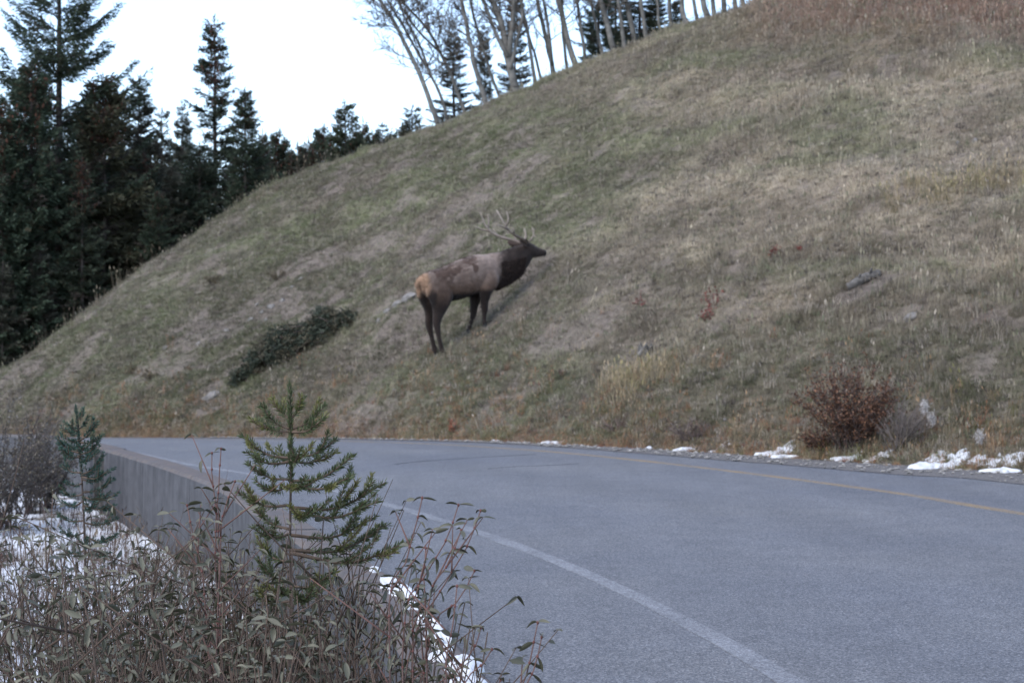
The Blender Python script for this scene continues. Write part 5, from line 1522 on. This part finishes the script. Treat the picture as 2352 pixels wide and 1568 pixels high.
def shrub_parts(seed, nst, H, spread, leafy=1.0):
    r = np.random.default_rng(seed)
    st, lf = MB(), []
    for i in range(nst):
        a = r.uniform(0, 6.28); k = math.sqrt(r.random()); hh = H * r.uniform(0.6, 1.0)
        b0 = np.array([spread * 0.5 * k * math.cos(a), spread * 0.5 * k * math.sin(a), -0.06])
        ln = np.array([math.cos(a), math.sin(a)]) * spread * 0.35 * k + r.normal(0, 0.06, 2)
        u = np.linspace(0, 1, 9)[:, None]
        p = b0 + np.c_[ln[0] * u ** 1.3, ln[1] * u ** 1.3, hh * u] + np.cumsum(r.normal(0, 0.008, (9, 3)), axis=0)
        tc = np.linspace(0, 1, 9)[:, None]
        col_ = lerp(np.array((0.046, 0.039, 0.033)), np.array((0.072, 0.049, 0.036)), np.repeat(tc, 5, 0)) * r.uniform(0.65, 1.3)
        tube(st, p, np.linspace(0.0058, 0.0017, 9), 5, col=np.vstack([col_, col_[:2]]))
        def leaves_on(path, f0, step_):
            seg = np.linalg.norm(np.diff(path, axis=0), axis=1); s = np.r_[0, np.cumsum(seg)]
            pos = s[-1] * f0
            while pos < s[-1]:
                if r.random() < 0.62 * leafy:
                    q = np.array([np.interp(pos, s, path[:, k2]) for k2 in range(3)])
                    lf.extend(node_leaves(r, q, np.array([0, 0, 1.0])))
                pos += step_ * r.uniform(0.6, 1.5)
            if r.random() < leafy: lf.extend(node_leaves(r, path[-1], np.array([0, 0, 1.0]), True))
        leaves_on(p, 0.5, 0.055)
        for j in range(int(r.integers(5, 10))):
            k0 = int(r.integers(2, 8)); dv = np.array([r.normal(0, 0.55), r.normal(0, 0.55), 0.9]); L = r.uniform(0.12, 0.34)
            tw_ = p[k0] + np.array([0, 0, 0]) + np.linspace(0, 1, 4)[:, None] * dv * L + np.linspace(0, 1, 4)[:, None] ** 2 * np.array([0, 0, 0.05])
            tube(st, tw_, np.linspace(0.0026, 0.0012, 4), 4, col=np.array((0.074, 0.05, 0.037)) * r.uniform(0.7, 1.3)); leaves_on(tw_, 0.25, 0.05)
    return st, lf
def leaves_mesh(lf):
    m_ = MB()
    for p, R_, k, s in lf: m_.add(p + (LV[k] * s) @ R_.T, LQ)
    return m_.mesh('foliage')
def shrub_proto(seed, nst, H, spread, leafy):
    st, lf = shrub_parts(seed, nst, H, spread, leafy)
    root = empty('silverberry_shrub')
    link('stems', st.mesh('stems', color=True), M['twig'], root, kind='stuff')
    link('foliage', leaves_mesh(lf), M['leaf'], root, kind='stuff')
    return root, H
SH = [shrub_proto(700 + i, n_, 1.35, sp, lf_) for i, (n_, sp, lf_) in enumerate([(9, .5, .95), (11, .55, .85), (8, .4, 1.0), (11, .6, .6), (14, .6, .35)])]
sh_used = set()
LOOK = ['bushy', 'many-stemmed', 'leafiest', 'sparse', 'nearly leafless']
LOOKG = [', bushy', ', many-stemmed', ', leafiest', ', sparse', ', nearly leafless']
def put_shrub(k, x, y, H, label, group, wide=1.0):
    root, H0 = SH[k]; s = H / H0; z_ = float(near_z(x, y)); sw = s ** 0.7 * wide
    rz = random.uniform(0, 6.28); tl = (random.gauss(0, 0.06), random.gauss(0, 0.06))
    if k in sh_used: o = copy_tree(root, (x, y, z_), rz, (sw, sw, s), tl)
    else:
        sh_used.add(k); o = root; o.location = (x, y, z_); o.rotation_euler = (tl[0], tl[1], rz); o.scale = (sw, sw, s)
    o['label'] = label.replace('silverberry', LOOK[k] + ' silverberry') if 'silverberry' in label else label
    o['category'] = 'shrub'; o['group'] = group + (LOOKG[k] if 'silverberry' in label else '')
def wall_x(y): return float(np.interp(y, wall_c[:, 1], wall_c[:, 0]))
TOPU = [-150, 0, 60, 130, 220, 300, 400, 470, 510, 570, 650, 720, 790, 850, 900, 960, 1020]
TOPV = [1140, 1140, 1165, 1180, 1175, 1195, 1230, 1130, 1090, 1190, 1215, 1200, 1250, 1310, 1350, 1400, 1470]
rs = random.Random(11)
def thicket(n, ya, yb, ua, ub, dv, label, group, kinds, wide=1.0, bias=1.0):
    for i in range(n):
        y = ya + (yb - ya) * rs.random() ** bias; u = rs.uniform(ua, ub)
        x = (u - 1176) / F * y
        if x > wall_x(y) - 0.22: x = wall_x(y) - 0.22 - 0.25 * rs.random(); u = x / y * F + 1176
        vt = np.interp(u, TOPU, TOPV) + rs.uniform(*dv)
        H = CAM_H - (vt - VH) / F * y - float(near_z(x, y))
        if H < 0.25: continue
        put_shrub(rs.choice(kinds), x, y, H, label, group, wide)
L1 = 'silverberry shrub in the thicket on the snowy bank'
thicket(13, 4.6, 6.6, -60, 820, (-60, 150), L1, 'silverberry shrubs of the near thicket', [0, 1, 2, 3])
thicket(11, 6.6, 10.5, -60, 700, (-40, 140), L1, 'silverberry shrubs of the near thicket', [0, 1, 3, 4])
thicket(13, 4.5, 6.6, 590, 930, (20, 170), 'dark silverberry crowding the wall near the snow clumps', 'silverberries crowding the wall', [3, 4, 1, 4])
L2 = 'thin half-bare shrub standing in the snow below the wall'
for i in range(16):        # low brush along the foot of the wall
    y = 8.5 + 9.5 * (i + rs.random()) / 16; x = wall_x(y) - 0.25 - 0.7 * rs.random()
    put_shrub(rs.choice([3, 4, 4]), x, y, rs.uniform(0.4, 0.7), 'low bare brush growing right against the foot of the wall', 'brush along the wall foot', 1.1)
thicket(8, 10, 19, -60, 560, (40, 210), L2, 'half-bare shrubs below the wall', [3, 4, 4], 0.9)

# leafless brush and dead stalks poking through the snow (uncountable)
def brush(n, seed):
    r = np.random.default_rng(seed)
    y = 4.6 + 24 * r.random(n) ** 1.3; x = r.uniform(-0.36, -0.02, n) * y
    wx = np.interp(y, wall_c[:, 1], wall_c[:, 0]); ok = (x < wx - 0.12) & (fbm(x * 1.1, y * 1.1, 151) + 0.25 * r.random(n) > 0.5)
    x, y = x[ok], y[ok]; n = len(x)
    sc = r.uniform(0.5, 1.15, n)
    pal = np.array([(0.07, 0.055, 0.048), (0.10, 0.07, 0.055), (0.13, 0.10, 0.075), (0.2, 0.16, 0.11), (0.085, 0.05, 0.042)])
    turn = np.stack([r.normal(0, 0.2, n), r.normal(0, 0.2, n), r.uniform(0, 6.28, n)], 1)
    return np.stack([x, y, near_z(x, y)], 1), turn, np.stack([sc] * 3, 1), r.choice([7, 8, 9, 9, 5], n), pal[r.integers(0, 5, n)] * r.uniform(0.7, 1.3, (n, 1))
scatter('snow_brush', *brush(3000, 152), kind='stuff', label='dead stalks and fine twigs poking through the snowy bank', category='brush')

# dark fine-twigged bush against the wall at the far left
LB = [(0.07, 0.062, 0.045), (0.095, 0.078, 0.052), (0.15, 0.122, 0.085), (0.12, 0.112, 0.10)]
for i, (u, v, y, w_, lb) in enumerate([(0, 890, 23.0, 1.7, 'tall dark fine-twigged bush rising above the far end of the wall'), (62, 930, 25.0, 1.3, 'bush with dried brown leaves beside the tall dark bush'), (-80, 900, 22.0, 1.9, 'dark twiggy bush at the outer side of the tall bush'), (112, 1000, 25.5, 0.8, 'lower thin bush between the tall dark bush and the slim spruce')]):
    p = pt(u, v, y); zb = float(near_z(p[0], y))
    leafy_bush('twiggy_bush', (p[0], y, zb), (p[2] - zb) * 1.18, w_ * 1.15, lb, LB, 600 + i, 30, 2300, 0.05, stemc=(0.06, 0.05, 0.045), start=0.4, wide=0.42, fine=12)

# ------------------------------------------------------------------ the stems that stand out against the road: every leaf its own part
def stand_out(label, y, stems, seed, base_uv, nbare=0.25):
    r = np.random.default_rng(seed)
    b = pt(base_uv[0], base_uv[1], y); zb = float(near_z(b[0], y))
    base = np.array([min(b[0], wall_x(y) - 0.15), y, zb])
    root = empty('silverberry_shrub', base, label=label, category='shrub')
    for si, uv in enumerate(stems):
        dy = r.normal(0, 0.12)
        S = np.array([pt(u, v, y + dy) for u, v in uv])
        foot = base + np.array([r.normal(0, 0.06), r.normal(0, 0.06), -0.05])
        d = S[-1] - foot
        P = np.vstack([S, foot * 0.45 + S[-1] * 0.55 + r.normal(0, 0.02, 3), foot]) - base
        path = spline(P, 30)
        path[1:-1] += np.cumsum(r.normal(0, 0.0012, (28, 3)), axis=0)
        tc = np.linspace(1, 0, 30)[:, None]
        col_ = lerp(np.array((0.075, 0.066, 0.063)), np.array((0.118, 0.066, 0.053)), np.repeat(np.clip(tc * 1.6 - 0.5, 0, 1), 6, 0))
        mb = MB(); tube(mb, path, np.linspace(0.0016, 0.0054, 30), 6, col=np.vstack([col_, col_[:2]]))
        seg = np.linalg.norm(np.diff(path, axis=0), axis=1); s = np.r_[0, np.cumsum(seg)]
        nodes, pos = [0.0], 0.05
        while pos < min(s[-1] * 0.72, 0.62): nodes.append(pos); pos += r.uniform(0.045, 0.085)
        L_ = []
        for i, ps in enumerate(nodes):
            q = np.array([np.interp(ps, s, path[:, k]) for k in range(3)])
            tube(mb, [q - [0, 0, 0.004], q, q + [0, 0, 0.004]], [0.0022, 0.0042, 0.0022], 6, col=(0.12, 0.05, 0.042))
            if i == 0 or r.random() > nbare: L_ += node_leaves(r, q, np.array([0, 0, 1.0]), i == 0)
            if i > 1 and r.random() < 0.5:
                dv = np.array([r.normal(0, 0.6), r.normal(0, 0.4), 0.9]); ll = r.uniform(0.05, 0.2)
                tw_ = q + np.linspace(0, 1, 5)[:, None] * dv * ll
                tube(mb, tw_, np.linspace(0.0026, 0.0012, 5), 5, col=(0.12, 0.065, 0.052))
                L_ += node_leaves(r, tw_[-1], np.array([0, 0, 1.0]), True)
                if ll > 0.1: L_ += node_leaves(r, tw_[2], np.array([0, 0, 1.0]))
        so = link('stem', mb.mesh('stem', color=True), M['twig'], root)
        for p, R_, k, sc in L_:
            o = link('leaf', LEAVES[k], None, so, p)
            o.rotation_euler = Matrix([list(row) for row in R_]).to_euler(); o.scale = (sc,) * 3
stand_out('leaning silverberry stems reaching out over the road edge line', 4.6,
          [[(970, 1143), (951, 1222), (933, 1290), (893, 1385)], [(1053, 1159), (1023, 1240), (978, 1312), (924, 1424)], [(1104, 1172), (1064, 1267), (1010, 1357), (942, 1492)],
           [(978, 1258), (972, 1330), (950, 1420)], [(1059, 1217), (1035, 1290), (985, 1400)], [(1090, 1310), (1050, 1380), (985, 1470)]], 41, (880, 1560))
stand_out('silverberry stems with drooping leaves in front of the snow on the wall', 4.5,
          [[(1105, 1440), (1085, 1500), (1040, 1580)], [(1050, 1345), (1045, 1420), (1030, 1540)], [(1130, 1490), (1100, 1540), (1060, 1600)], [(1150, 1560), (1140, 1590), (1120, 1640)], [(980, 1400), (985, 1470), (975, 1560)]], 42, (960, 1640))
stand_out('lone pair of silverberry sprigs against the open asphalt', 4.4,
          [[(1235, 1429), (1222, 1490), (1205, 1560), (1190, 1620)], [(1244, 1462), (1232, 1520), (1212, 1570), (1195, 1625)]], 43, (1120, 1700))
stand_out('tall reddish silverberry stems rising in front of the wall face', 5.2,
          [[(487, 1040), (488, 1100), (500, 1180), (505, 1290)], [(508, 1030), (505, 1100), (500, 1200), (498, 1300)], [(540, 1105), (520, 1160), (505, 1260)], [(430, 1160), (440, 1230), (460, 1330)]], 44, (490, 1400), 0.55)
